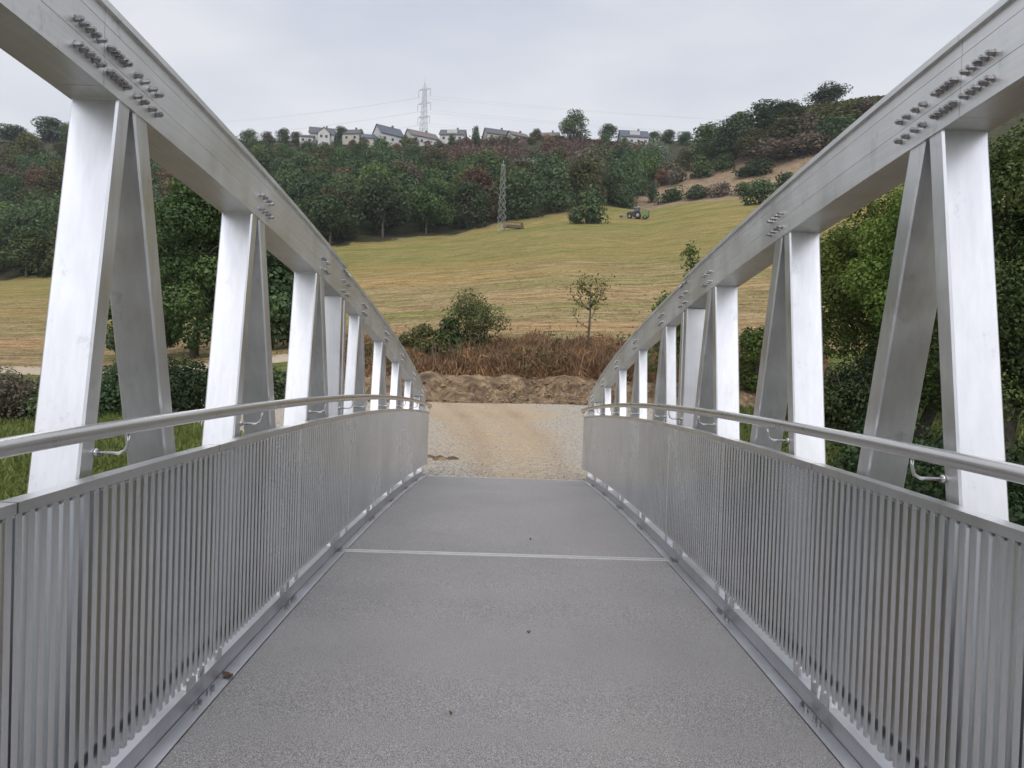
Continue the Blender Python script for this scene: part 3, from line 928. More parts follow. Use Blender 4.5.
def hidden_by_girder(px, py):
    """behind the left top chord or the near trees: nothing of a tree there would show"""
    if px < 95: return px > 78
    if px < 165: return True
    lo = np.interp(px, [165, 225, 262, 322, 345], [128, 212, 250, 305, 320])
    hi = np.interp(px, [165, 235, 262, 322, 345], [70, 135, 165, 245, 272])
    if px < 228 and lo - 3 < py < 205: return False
    return px < 345 and py > hi + 6
y = 153.0
while y < 338:
    px = -40 + fr.uniform(0, 20)
    while px < 735:
        ft = field_top(vray(px, 250)[0])
        dpx = (8.8 + fr.uniform(0, 2.6)) / y * 770
        lim = 318 if px < 620 else (308 if px < 660 else 250)
        if ft + 2 < y < lim and not (px > 640 and y < ft + 30):
            yy = y + fr.uniform(-3, 3)
            p = on_ground(px, max(yy, ft + 2.5))
            q = pxpy(p.x, p.y, p.z + 5)
            bare = 432 < px < 612 and y > 276 + 14 * mnoise.noise((px * .04, 2.0, 2.0)) and fr.random() < .78
            if not bare and not hidden_by_girder(q[0], q[1]):
                k = forest_mat(q[0], q[1], fr)
                sc = fr.uniform(0.95, 1.4)
                if k in ('f_rust', 'f_grey') and q[1] < 175: sc *= 0.66
                if y > 280: sc *= 0.72
                if y > 300: sc *= 0.8
                count_forest += 1
                if count_forest <= 300:
                    left = px < 95
                    place_tree('broadleaf_tree', FAR[fr.randrange(6)], p - Vector((0, 0, 0.4)), sc, fr.uniform(0, 6.28),
                               (LEFT_LABEL if left else FOREST_LABEL)[k], 'tree', 'trees on the far left hill' if left else 'trees in the wood below the houses', M[k], sc * fr.uniform(0.85, 1.1))
        px += dpx
    y += 7.6 + (y - 150) * 0.02
print('forest trees', count_forest)

# trees and shrubs one can pick out: (px, base row, height px, width px, kind, shrub?, label)
PICK = [
 (574, 142, 31, 30, 'f_dark', 0, 'tall dark round tree standing alone on the skyline between the houses'),
 (608, 141, 16, 19, 'f_dark', 0, 'smaller dark tree on the skyline left of the white house with dormer'),
 (655, 143, 11, 14, 'f_mid', 0, 'small round skyline tree just right of the white house with dormer'),
 (668, 144, 14, 15, 'f_dark', 0, 'middle round tree of three right of the white house with dormer'),
 (685, 145, 14, 12, 'f_dark', 0, 'narrow rightmost of three small skyline trees beside the white house with dormer'),
 (476, 138, 11, 11, 'f_dark', 1, 'small dark ball shaped tree on the skyline between two grey roofs'),
 (536, 139, 10, 12, 'f_olive', 0, 'small yellowish skyline tree left of the tall dark tree'),
 (341, 141, 14, 15, 'f_dark', 0, 'dark garden tree between the two leftmost white houses'),
 (361, 141, 9, 11, 'f_mid', 1, 'green garden shrub beside the small white house'),
 (396, 143, 6, 10, 'f_olive', 1, 'low olive garden shrub in front of the dark solar roof'),
 (429, 144, 9, 11, 'f_grey', 1, 'brownish garden bush in front of the white gable under the pylon'),
 (250, 143, 13, 20, 'f_dark', 0, 'dark leftmost skyline tree beside the bridge girder'),
 (268, 142, 10, 16, 'f_grey', 0, 'thin grey skyline tree left of the white houses'),
 (283, 142, 13, 16, 'f_dark', 0, 'dark pointed skyline tree left of the white houses'),
 (297, 141, 9, 14, 'f_olive', 0, 'small olive tree against the leftmost white house'),
 (50, 141, 24, 34, 'f_dark', 0, 'tall dark tree on the crest of the far left hill'),
 (14, 143, 18, 34, 'f_dark', 0, 'broad dark tree on the crest at the left edge'),
 (68, 143, 20, 18, 'f_mid', 0, 'green crest tree beside the first bright bridge post'),
 (590, 224, 31, 42, 'f_dark', 1, 'big dark round bush standing out into the field below the wood'),
 (575, 224, 15, 20, 'f_dark', 1, 'smaller dark bush on the left of the big field bush'),
 (711, 162, 38, 34, 'f_mid', 0, 'bright green round tree at the left foot of the right hill'),
 (700, 178, 22, 30, 'f_mid', 1, 'green shrub below the bright round tree on the right hill'),
 (683, 172, 20, 22, 'f_olive', 1, 'olive shrub left of the bright round tree on the right hill'),
 (735, 160, 44, 30, 'f_dark', 0, 'tall dark tree on the left shoulder of the right hill'),
 (752, 160, 30, 30, 'f_olive', 0, 'olive tree beside the tall dark tree on the right hill'),
 (765, 134, 30, 40, 'f_dark', 0, 'broad dark tree on the skyline of the right hill'),
 (742, 128, 15, 20, 'f_mid', 0, 'small green skyline tree at the left end of the right hill'),
 (789, 122, 20, 30, 'f_mid', 0, 'green skyline tree in the middle of the right hill'),
 (828, 108, 24, 35, 'f_dark', 0, 'dark umbrella shaped tree on top of the right hill'),
 (826, 114, 14, 26, 'f_olive', 1, 'yellow green bush below the umbrella shaped tree'),
 (842, 124, 19, 46, 'f_olive', 1, 'dull olive brown scrub right of the umbrella shaped tree'),
 (866, 118, 15, 34, 'f_grey', 1, 'grey brown scrub near the top of the right girder'),
 (838, 147, 30, 36, 'f_dark', 0, 'dark green tree just above the right girder'),
 (806, 134, 18, 34, 'f_grey', 1, 'faded brown scrub in the middle of the right hill'),
 (786, 142, 22, 40, 'f_olive', 1, 'olive scrub in the middle of the right hill'),
 (812, 155, 20, 40, 'f_grey', 1, 'grey brown scrub above the dry slope'),
 (778, 162, 20, 50, 'f_grey', 1, 'wide dull brown scrub above the dry slope'),
 (755, 176, 16, 40, 'f_dark', 1, 'low dark shrub at the upper edge of the dry slope'),
 (726, 170, 14, 26, 'f_mid', 1, 'low green shrub at the left edge of the dry slope'),
 (664, 186, 16, 22, 'f_rust', 1, 'reddish shrub where the wood meets the dry slope'),
 (676, 184, 18, 24, 'f_grey', 1, 'brown shrub at the top left of the dry slope'),
 (640, 196, 20, 18, 'f_dark', 1, 'dark shrub above the tractor at the wood edge'),
 (625, 208, 20, 24, 'f_dark', 1, 'dark shrub at the wood edge left of the tractor'),
 (652, 203, 18, 15, 'f_dark', 1, 'upright dark shrub at the left end of the hedge row'),
 (672, 202, 13, 32, 'f_mid', 1, 'long low green shrub, leftmost in the hedge row'),
 (697, 199, 13, 30, 'f_dark', 1, 'second dark shrub of the hedge row below the dry slope'),
 (722, 196, 12, 26, 'f_grey', 1, 'brownish shrub in the middle of the hedge row'),
 (743, 196, 12, 24, 'f_mid', 1, 'small green shrub near the right end of the hedge row'),
 (762, 204, 24, 40, 'f_dark', 1, 'big dark shrub at the right end of the hedge row'),
 (786, 192, 18, 34, 'f_dark', 1, 'dark shrub behind the right end of the hedge row'),
]
def mid_y(px, py):
    d = find_d(px, py, 60)
    return d
for i, (px, py, hp, wp, k, shr, lab) in enumerate(PICK):
    d = mid_y(px, py)
    if py < 146 and px < 700: d = min(d, 352)
    d = min(d, 372)
    p = at(px, py, d); p.z = min(p.z, gh(p.x, p.y)) - 0.2
    top = at(px, py - hp, d).z
    h = max(1.5, top - p.z)
    w = wp * d / 770 * (1.3 if (px > 650 and 116 < py < 163) else 1.0)
    if shr:
        o = place_tree('shrub', SHR[i % 4], p, 1.0, fr.uniform(0, 6.28), lab, 'shrub', None, M[k])
        o.scale = (w / 4.6, w / 4.6, h / 3.4)
    else:
        o = place_tree('broadleaf_tree', FAR[i % 6], p, 1.0, fr.uniform(0, 6.28), lab, 'tree', None, M[k])
        o.scale = (w / 8.6, w / 8.6, h / 10.2)

for px in (300, 312, 330, 347, 362, 377, 402, 412, 436, 446, 462, 474, 486, 502, 513, 527, 541, 556, 596, 620, 643):
    d = 339 + fr.uniform(-4, 3); p = on_ground(px + fr.uniform(-3, 3), d); p.z = min(p.z, at(px, 145, d).z) - .3
    o = place_tree('shrub', SHR[fr.randrange(4)], p, 1.0, fr.uniform(0, 6.28), 'low garden shrub in the ragged hedge in front of the hilltop houses', 'shrub', 'garden shrubs below the hilltop houses', M[fr.choice(['f_dark', 'f_mid', 'f_olive', 'f_rust', 'f_grey'])])
    o.scale = (fr.uniform(.9, 1.5), fr.uniform(.9, 1.5), fr.uniform(.9, 1.5))
blobs = []
for q in range(420):
    px = fr.choice([fr.uniform(-330, -45), fr.uniform(80, 225), fr.uniform(100, 330)])
    d = fr.uniform(156, 325)
    a = vray(px, 250)[0]
    if d < field_top(a) + 4: continue
    p = on_ground(px, d); w_ = fr.uniform(3.2, 4.8)
    if px > 165 and not hidden_by_girder(*pxpy(p.x, p.y, p.z + 5)): continue
    for r_ in range(3): blobs.append((p.x + fr.uniform(-2, 2), p.y + fr.uniform(-2, 2), p.z + 2.0 + r_ * 2.2, w_ * (1 - r_ * .2), w_ * (1 - r_ * .2), 2.4))
Pw, Dw, Iw = crown_points(blobs, 52000)
tw = RNG.random(len(blobs) // 3 + 1)
Nw = Dw.copy(); Nw[:, 2] += .5
tag(link_mesh('far_woodland', leaf_mesh('far_woodland', Pw, Nw, .7 + .8 * RNG.random(len(Pw)), .2 + .5 * tw[Iw // 3] + RNG.normal(0, .15, len(Pw)), M['f_dark'])),
    'distant green wood on the hill behind the left girder', 'woodland', None, 'stuff')
# loose dry scrub on the brown slopes and under the houses: nobody could count it
def scrub_points(n, pxr, dr, test):
    out = []
    while len(out) < n:
        px = random.uniform(*pxr); d = random.uniform(*dr)
        p = on_ground(px, d)
        if test(px, d, p): out.append(p)
    return out
pts = scrub_points(19000, (420, 645), (268, 347), lambda px, d, p: mnoise.noise((p.x * .05, p.y * .05, 2)) > -0.45)
P2 = scrub_points(9000, (660, 900), (205, 275), lambda px, d, p: d > field_top(vray(px, 300)[0]) + 45 + 12 * mnoise.noise((p.x * .04, p.y * .04, 6)))
P = np.array(pts) + RNG.normal(0, 0.35, (len(pts), 3)); P[:, 2] += RNG.random(len(P)) * (1.3 + 1.6 * np.array([max(0, mnoise.noise((p[0] * .12, p[1] * .12, 5.0))) for p in P])) + 0.1
N = RNG.normal(0, 1, P.shape); N[:, 2] += 0.6
P2 = np.array(P2) + RNG.normal(0, 0.35, (len(P2), 3)); P2[:, 2] += RNG.random(len(P2)) * 1.3 + 0.1
N2 = RNG.normal(0, 1, P2.shape); N2[:, 2] += 0.6
tag(link_mesh('hill_scrub', leaf_mesh('hill_scrub', P2, N2, 0.7 + 0.9 * RNG.random(len(P2)), RNG.normal(0.4, 0.28, len(P2)), M['f_olive'])),
    'olive brown scrub covering the right hill above the dry slope', 'scrub', None, 'stuff')
tag(link_mesh('dry_scrub', leaf_mesh('dry_scrub', P, N, 0.7 + 0.9 * RNG.random(len(P)), np.clip(RNG.normal(0.45, 0.22, len(P)) + .45 * np.array([mnoise.noise((p[0] * .1, p[1] * .1, 9.0)) for p in P]), 0, 1), M['f_scrub'])),
    'low reddish brown scrub covering the slope below the houses', 'scrub', None, 'stuff')

# ---- trees near the bridge
def detailed_tree(name, h, w, n, leaf, mat, nb, lo, seed, loc, label, cat, group=None, rz=0):
    pr = tree_proto(h, w, n, leaf, nb, lo, seed, mat, 1.0, 0.62 if nb > 22 else 0.8)
    return place_tree(name, pr, loc, 1.0, rz, label, cat, group)
detailed_tree('broadleaf_tree', 12.2, 8.0, 26000, 0.24, M['f_mid'], 48, 0.03, 61, on_ground(196, 51), 'big leafy green tree left of the bridge behind the first two posts', 'tree')
detailed_tree('broadleaf_tree', 9.5, 5.5, 9000, 0.34, M['f_dark'], 20, 0.03, 62, on_ground(142, 53), 'dark tree left of the big leafy tree, behind the first dark brace', 'tree')
detailed_tree('broadleaf_tree', 8.6, 6.4, 10000, 0.34, M['f_dark'], 20, 0.02, 63, on_ground(272, 51), 'dark tree seen between the second and third bright posts on the left', 'tree')
# right of the bridge
RT = [(872, 27, 8.6, 5.0, 'f_bright', 'bright green tree right of the bridge, nearest the second bright post'),
      (936, 22, 8.9, 4.8, 'f_bright', 'leafy bright green tree behind the first dark brace on the right'),
      (1012, 18, 9.0, 4.6, 'f_mid', 'leafy green tree at the right edge beside the first bright post'),
      (1100, 17, 9.0, 5.0, 'f_mid', 'outermost leafy tree on the right bank'),
      (960, 30, 9.5, 6.0, 'f_deep', 'deep green tree standing behind the bright trees on the right')]
for i, (px, d, h, w, k, lab) in enumerate(RT):
    detailed_tree('broadleaf_tree', h, w, 38000, 0.115 if px < 1000 else 0.095, M[k], 62, 0.14, 70 + i, on_ground(px, d), lab, 'tree')
# shrubs near the bridge
def bush(px, d, h, w, n, leaf, k, seed, lab, name='shrub', lo=0.02):
    cm, bl = make_crown('crown', h, w, n, leaf, M[k], 24, lo, 1.0, seed, .72)
    root = empty(name, on_ground(px, d)); tag(root, lab, 'bush')
    link_mesh('crown', cm, None, root)
    mb = MB()
    for q in range(7):
        a = q * 0.9; mb.tube([(0.1 * cos(a), 0.1 * sin(a), -0.2), (w * .12 * cos(a), w * .12 * sin(a), h * .4), (w * .26 * cos(a), w * .26 * sin(a), h * .82)], [.035, .025, .01], 5)
    mb.build('stems', M['bark'], root, True)
    return root
bush(476, 42.5, 3.3, 4.4, 6000, 0.125, 'f_wisp', 81, 'large green bush at the foot of the field beyond the gravel')
bush(450, 42.0, 2.2, 1.8, 1500, 0.17, 'f_mid', 82, 'darker left shoulder bush beside the large green bush')
bush(421, 41.5, 1.9, 2.4, 2000, 0.17, 'f_olive', 83, 'small dark bush between the left girder and the large green bush')
bush(758, 36, 3.6, 2.6, 3600, 0.15, 'f_bright', 84, 'green bush seen between the second bright post and brace on the right')
bush(905, 17.5, 1.5, 4.6, 6000, 0.12, 'f_deep', 85, 'low dark ivy thicket below the bright trees on the right')
bush(985, 14.5, 1.6, 3.0, 5000, 0.11, 'f_deep', 86, 'low dark thicket beside the first bright post on the right')
bush(862, 23, 2.4, 3.6, 7000, 0.12, 'f_deep', 93, 'dark undergrowth below the bright tree beside the second bright post on the right')
bush(820, 24, 1.7, 3.4, 4500, 0.13, 'f_olive', 87, 'olive thicket below the right railing end')
bush(18, 31, 1.5, 4.6, 6500, 0.16, 'f_grey', 88, 'brownish bush at the left edge below the gravel road')
bush(70, 31, 1.5, 4.2, 6500, 0.16, 'f_dark', 89, 'dark clipped looking bush behind the first left post')
bush(125, 31, 1.75, 4.2, 6500, 0.16, 'f_dark', 90, 'dark green bush seen between the first left post and its brace')
bush(188, 31, 1.75, 4.4, 6500, 0.16, 'f_deep', 91, 'deep green bush between the first brace and second left post')
bush(255, 32, 1.7, 4.0, 5000, 0.16, 'f_dark', 92, 'dark bush low behind the second left brace')

def sapling(px, d, h, w, n, leaf, k, seed, lab):
    rg = random.Random(seed)
    root = empty('young_tree', on_ground(px, d)); tag(root, lab, 'tree')
    mb = MB(); tips = []
    mb.tube([(0, 0, -.3), (.04, 0, h * .3), (.10, .05, h * .62), (.05, .05, h * .97)], [.085, .07, .045, .012], 7)
    for q in range(13):
        z = h * rg.uniform(.25, .85); a = rg.uniform(0, 6.28); L = w * .5 * rg.uniform(.5, 1.1) * (1.15 - z / h)
        e = Vector((cos(a) * L, sin(a) * L, z + L * rg.uniform(.5, 1.2)))
        mid = Vector((cos(a) * L * .5, sin(a) * L * .5, z + L * .3))
        mb.tube([(.05, .02, z), mid, e], [.032, .02, .007], 5)
        tips += [mid, e, (mid + e) / 2]
        for r in range(2):
            f = e + Vector((rg.uniform(-.4, .4), rg.uniform(-.4, .4), rg.uniform(0, .5)))
            mb.tube([(mid + e) / 2, f], [.014, .005], 4); tips.append(f)
    mb.build('trunk', M['bark'], root, True)
    tips += [Vector((.06, .05, h * q)) for q in (.8, .86, .92, .97, .99)]
    c = np.array([tips[rg.randrange(len(tips))] for _ in range(n)]) + RNG.normal(0, .16, (n, 3))
    link_mesh('crown', leaf_mesh('crown', c, RNG.normal(0, 1, (n, 3)), leaf * (.6 + .8 * RNG.random(n)), RNG.normal(.6, .25, n), M[k]), None, root)
    return root
sapling(589, 42, 4.4, 3.8, 620, 0.13, 'f_bright', 3, 'thin sparse young tree with yellow green leaves at the foot of the field')
sapling(688, 33, 6.9, 2.2, 3200, 0.17, 'f_mid', 4, 'slim young tree rising just above the right girder')
sapling(664, 35, 4.6, 2.0, 1800, 0.17, 'f_mid', 5, 'lower young tree whose tips show above the right girder')

# dry brush belt on top of the dug bank
n = 60000
px = RNG.uniform(330, 830, n)
d = 37.2 + 7.2 * RNG.random(n)
P = np.array([on_ground(a, b) for a, b in zip(px, d)])
cl = np.array([mnoise.noise((p[0] * .45, p[1] * .45, 3.0)) + .4 * mnoise.noise((p[0] * 1.3, p[1] * 1.3, 7.0)) for p in P])
big = np.array([mnoise.noise((p[0] * .16, p[1] * .2, 31.0)) for p in P])
hgt = np.clip(0.75 + 0.75 * cl + 0.7 * big, 0.10, 2.2) * np.clip((d - 36.6) / 1.6, .25, 1)
P[:, 2] += hgt * RNG.random(n) ** 0.8
N = RNG.normal(0, 1, (n, 3)); N[:, 2] *= .3
tag(link_mesh('dry_brush', leaf_mesh('dry_brush', P, N, .22 + .42 * RNG.random(n), np.clip(.45 + .5 * cl - .35 * big + RNG.normal(0, .32, n), 0, 1), M['f_dry'], .11, .4, (0, 0, .55))),
    'belt of dry reddish brown weeds on top of the dug earth bank', 'weeds', None, 'stuff')
n = 5200
px = RNG.uniform(330, 830, n); d = 37.6 + 6.8 * RNG.random(n)
P = np.array([on_ground(a, b) for a, b in zip(px, d)])
big = np.array([mnoise.noise((p[0] * .16, p[1] * .2, 31.0)) for p in P])
ln = np.clip(.9 + .9 * big + RNG.normal(0, .35, n), .3, 2.4)
P[:, 2] += ln * .55
N = RNG.normal(0, 1, (n, 3)); N[:, 2] *= .1
tag(link_mesh('twigs', leaf_mesh('twigs', P, N, ln, RNG.random(n), M['f_twig'], .018, .2, (0, 0, 1.6))),
    'thin bare twigs standing up through the dry weeds', 'twigs', None, 'stuff')
n = 9000
px = RNG.uniform(330, 830, n); d = 37.2 + 7.2 * RNG.random(n)
P = np.array([on_ground(a, b) for a, b in zip(px, d)])
cl = np.array([mnoise.noise((p[0] * .3, p[1] * .3, 13.0)) for p in P])
keep = cl + np.where(px < 470, .18, 0) > 0.14; P = P[keep]; n = len(P)
P[:, 2] += RNG.random(n) * 1.3
tag(link_mesh('green_weeds', leaf_mesh('green_weeds', P, RNG.normal(0, 1, (n, 3)), .12 + .2 * RNG.random(n), RNG.normal(.4, .25, n), M['f_olive'], .4, .4)),
    'scattered green weeds among the dry belt beyond the gravel', 'weeds', None, 'stuff')

# straw tufts of the mown field and rough grass on the banks
n = 12000
px = RNG.uniform(-60, 1000, n); d = 45.5 + 75 * RNG.random(n) ** 1.7
P = np.array([on_ground(a, b) for a, b in zip(px, d)])
ky = mnoise.noise
cl = np.array([ky((p[0] * .10, p[1] * .62, p[2] * .35)) for p in P])
keep = cl + RNG.normal(0, .25, n) > 0.0; P = P[keep]; n = len(P)
P[:, 2] += .03 + .05 * RNG.random(n)
tag(link_mesh('hay_stubble', leaf_mesh('hay_stubble', P, RNG.normal(0, .45, (n, 3)) + np.array([0, -.25, 1.0]), .16 + .18 * RNG.random(n), RNG.normal(.25, .25, n), M['f_straw'], .3, .4)),
    'loose straw lying in rows on the mown field', 'straw', None, 'stuff')
n = 42000
px = np.concatenate([RNG.uniform(-160, 420, n // 2), RNG.uniform(700, 1250, n - n // 2)]); d = 14.5 + 21 * RNG.random(n) ** 1.3
keep = [(zones(CX + vray(a, 400)[0] * b, b)['gravel'] < 0.3) for a, b in zip(px, d)]
px, d = px[keep], d[keep]; n = len(px)
P = np.array([on_ground(a, b) for a, b in zip(px, d)])
cl = np.array([mnoise.noise((p[0] * .5, p[1] * .5, 1.0)) for p in P])
P[:, 2] += (.10 + .16 * np.clip(cl, -.4, 1)) * RNG.random(n) + .03
N = RNG.normal(0, 1, (n, 3)); N[:, 2] *= .3
tag(link_mesh('rough_grass', leaf_mesh('rough_grass', P, N, .20 + .22 * RNG.random(n), np.clip(.5 + .4 * cl + RNG.normal(0, .2, n), 0, 1), M['f_grass'], .16, .4, (0, 0, 1))),
    'rough green grass on the stream banks beside the bridge', 'grass', None, 'stuff')

# ---- loose stones on the gravel and clods on the bank
def stones(name, P, size, mat, label, cat):
    ico = [(0, 0, 1), (.9, 0, .3), (.28, .85, .3), (-.72, .53, .3), (-.72, -.53, .3), (.28, -.85, .3), (0, 0, -.6)]
    fc = [(0, 1, 2), (0, 2, 3), (0, 3, 4), (0, 4, 5), (0, 5, 1), (6, 2, 1), (6, 3, 2), (6, 4, 3), (6, 5, 4), (6, 1, 5)]
    n = len(P); B = np.array(ico)
    ang = RNG.uniform(0, 6.28, n); c, s = np.cos(ang), np.sin(ang)
    S = size[:, None] * (0.6 + 0.8 * RNG.random((n, 3)))
    J = B[None] * (1 + RNG.normal(0, .18, (n, 7, 1)))
    V = J * S[:, None, :]
    X = V[..., 0] * c[:, None] - V[..., 1] * s[:, None]; Y = V[..., 0] * s[:, None] + V[..., 1] * c[:, None]
    V = np.stack([X, Y, V[..., 2] * .8], -1) + np.asarray(P)[:, None, :]
    F = (np.array(fc)[None] + (np.arange(n) * 7)[:, None, None]).reshape(-1, 3)
    me = bpy.data.meshes.new(name); me.from_pydata(V.reshape(-1, 3).tolist(), [], F.tolist()); me.materials.append(mat)
    a = me.attributes.new('tint', 'FLOAT', 'FACE'); a.data.foreach_set('value', np.repeat(np.clip(RNG.normal(.5, .25, n), 0, 1), 10).astype(np.float32))
    me.update()
    return tag(link_mesh(name, me), label, cat, None, 'stuff')
def stone_mat(name, a, b_):
    m, n_, l, b = new_mat(name); at_ = n_.new('ShaderNodeAttribute'); at_.attribute_name = 'tint'
    r = ramp_node(n_, l, at_.outputs['Fac'], [(0, a), (1, b_)]); l.new(r.outputs['Color'], b.inputs['Base Color']); b.inputs['Roughness'].default_value = .95
    return m
P, S = [], []
while len(P) < 9000:
    yy = 12.95 + 20 * random.random() ** 1.8; xx = random.uniform(-1, 1) * (3.2 + (yy - 13) * .6)
    zz = zones(xx, yy)
    if zz['gravel'] < .6: continue
    if zz['track'] > .5 and random.random() < .8: continue
    P.append((xx, yy, gh(xx, yy) + .004)); S.append(random.uniform(.007, .021) * (1 + (yy - 13) * .03))
stones('gravel_stones', P, np.array(S), stone_mat('gravel_stone', (.20, .18, .155), (.56, .52, .46)), 'loose crushed stones on the gravel beyond the bridge', 'gravel')
P, S = [], []
while len(P) < 1500:
    yy = random.uniform(33.2, 37.6); xx = random.uniform(-11, 12)
    P.append((xx, yy, ground_h(xx, yy) + .05 + .45 * max(0, 1 - abs(yy - 35.8) / 2) * random.random())); S.append(random.uniform(.03, .13) * random.random() ** .8 + .015)
stones('soil_clods', P, np.array(S), stone_mat('soil_clod', (.07, .045, .026), (.30, .21, .13)), 'brown clods of dug soil piled along the bank', 'soil')
mb = MB()
for q, (dx, dy, r, h) in enumerate([(0, 0, .20, .09), (.22, .12, .15, .07), (-.24, .25, .15, .06)]):
    rings = []
    for t in (1.0, .75, .45, .12):
        rings.append([(dx + r * t * cos(k * .628) * (1 + .2 * sin(k * 2.1 + q)), dy + r * t * sin(k * .628) * (1 + .2 * cos(k * 1.7 + q)), h * (1 - t * t) - .02 + .02 * sin(k * 3 + q)) for k in range(10)])
    mb.loft(rings)
o = mb.build('soil_heap', M['earth'], None); _p = at(440, 452, 15.2); o.location = (_p.x, _p.y, gh(_p.x, _p.y))
tag(o, 'small brown heap of soil on the gravel by the left railing end', 'soil heap')

# ------------------------------------------------------------------ houses on the hilltop
M['w_white'] = simple('white_render', (0.44, 0.435, 0.42), 0.9, 0, .12, .6)
M['w_cream'] = simple('cream_render', (0.38, 0.355, 0.31), 0.9, 0, .05, .6)
M['r_grey'] = simple('slate_roof', (0.075, 0.078, 0.088), 0.7, 0, .25, 1.5)
M['r_dark'] = simple('dark_panel_roof', (0.05, 0.055, 0.085), 0.4, 0, .25, .8)
M['r_brown'] = simple('brown_tile_roof', (0.135, 0.11, 0.105), 0.8, 0, .25, 1.5)
M['glass'] = simple('window_glass', (0.03, 0.035, 0.045), 0.1)
M['frame'] = simple('window_frame', (0.6, 0.6, 0.6), 0.5)

def gable(mb_w, mb_r, W, D, hw, hr, ox=0, oy=0, turn=False, over=0.45):
    """walls and roof of a gabled block; ridge along x, or along y when turned"""
    def T(x, y, z): return (ox + (-y if turn else x), oy + (x if turn else y), z)
    w, d = W / 2, D / 2
    v = [T(-w, -d, -5), T(w, -d, -5), T(w, d, -5), T(-w, d, -5), T(-w, -d, hw), T(w, -d, hw), T(w, d, hw), T(-w, d, hw), T(-w, 0, hw + hr - .05), T(w, 0, hw + hr - .05)]
    mb_w.add(v, [(0, 1, 5, 4), (2, 3, 7, 6), (1, 2, 6, 9, 5), (3, 0, 4, 8, 7)])
    s = hr / d; e = d + over; L = w + over; t = .22
    for sg in (-1, 1):
        a = [T(-L, sg * e, hw - s * over), T(L, sg * e, hw - s * over), T(L, 0, hw + hr), T(-L, 0, hw + hr)]
        b = [(p[0], p[1], p[2] + t) for p in a]
        mb_r.add(a + b, [(0, 1, 2, 3), (4, 5, 6, 7), (0, 1, 5, 4), (1, 2, 6, 5), (2, 3, 7, 6), (3, 0, 4, 7)])
def window(root, x, y, z, w, h, side='front'):
    mb = MB()
    if side == 'front':
        mb.box(x - w / 2 - .1, x + w / 2 + .1, y - .06, y + .05, z - .1, z + h + .1)
        f = mb.build('window', M['frame'], root)
        mb = MB(); mb.box(x - w / 2, x + w / 2, y - .09, y - .062, z, z + h); mb.build('pane', M['glass'], f)
    else:
        mb.box(x - .05, x + .06, y - w / 2 - .1, y + w / 2 + .1, z - .1, z + h + .1)
        f = mb.build('window', M['frame'], root)
        mb = MB(); mb.box(x + .062, x + .09, y - w / 2, y + w / 2, z, z + h); mb.build('pane', M['glass'], f)
def house(px, py, d, rz, W, D, hw, hr, wall, roof, label, wing=None, dormer=False, chim=True, extra=()):
    p = at(px, py + 2.2, d)
    root = empty('house', p, radians(rz)); root.scale = (.95, .95, .95); tag(root, label, 'house')
    mw, mr = MB(), MB()
    gable(mw, mr, W, D, hw, hr)
    if wing:
        ox, oy, ww, wd, wh, wr = wing
        gable(mw, mr, wd, ww, wh, wr, ox, oy, True, .35)
    mw.build('wall', wall, root); ro = mr.build('roof', roof, root)
    if chim:
        mb = MB(); mb.box(W * .18 - .4, W * .18 + .4, -.4, .4, hw + hr * .6, hw + hr + 1.0); mb.build('chimney', M['r_brown'], ro)
    if dormer:
        mb = MB(); mb.box(-2.4, 2.4, -D * .40, -D * .1, hw + .4, hw + hr * .72); dm = mb.build('dormer', wall, ro)
    nw = max(2, int(W / 3.2))
    for k in range(nw):
        x = -W / 2 + W * (k + .5) / nw
        if not (wing and abs(x - wing[0]) < wing[2] / 2 + .8):
            window(root, x, -D / 2, .6, 1.3, 1.3)
            if hw > 4.2: window(root, x, -D / 2, 3.2, 1.3, 1.1)
    if wing: 
        window(root, wing[0] - wing[2] * .22, wing[1] - wing[3] / 2, .6, 1.2, 1.3); window(root, wing[0] + wing[2] * .22, wing[1] - wing[3] / 2, .6, 1.2, 1.3)
    window(root, W / 2, -D * .2, .7, 1.2, 1.3, 'side'); window(root, W / 2, D * .2, .7, 1.2, 1.3, 'side'); window(root, W / 2, 0, hw + .2, 1.2, 1.1, 'side')
    return root
house(322, 141, 343, 10, 11, 8, 3.4, 3.6, M['w_white'], M['r_grey'], 'white house with grey roof and front gable, leftmost on the hilltop', (1.2, -5.2, 5.2, 4, 3.0, 2.4))
house(307, 142, 338, 6, 6, 5, 2.8, 1.2, M['w_white'], M['r_grey'], 'low white flat roofed annex left of the leftmost gabled house', None, False, False)
house(353, 140, 352, -8, 8, 7, 3.2, 2.6, M['w_cream'], M['r_grey'], 'small cream house half hidden by garden trees, second from the left')
house(388, 142, 345, 38, 12, 8.5, 3.6, 4.4, M['w_white'], M['r_dark'], 'white gabled house with dark solar panel roof on the hilltop')
house(371, 143, 343, 5, 8, 6, 2.6, 2.2, M['w_cream'], M['r_dark'], 'low dark roofed annex left of the solar roof house', None, False, False)
house(421, 144, 347, 32, 14, 8.5, 3.4, 3.3, M['w_white'], M['r_brown'], 'long house with brownish roof and white gable below the tall pylon')
house(453, 141, 350, -6, 11.5, 8, 3.0, 3.2, M['w_white'], M['r_grey'], 'house with wide grey roof and white dormer right of the pylon', None, True)
house(497, 140, 352, 18, 12, 8, 2.8, 3.2, M['w_cream'], M['r_grey'], 'grey roofed house with cream gable in the middle of the hilltop row')
house(517, 141, 349, 30, 9, 7, 2.6, 2.4, M['w_cream'], M['r_brown'], 'low brown roofed house right of the middle grey roof')
house(549, 142, 352, -12, 9, 7, 2.8, 2.6, M['w_white'], M['r_brown'], 'small brown roofed house left of the tall dark skyline tree')
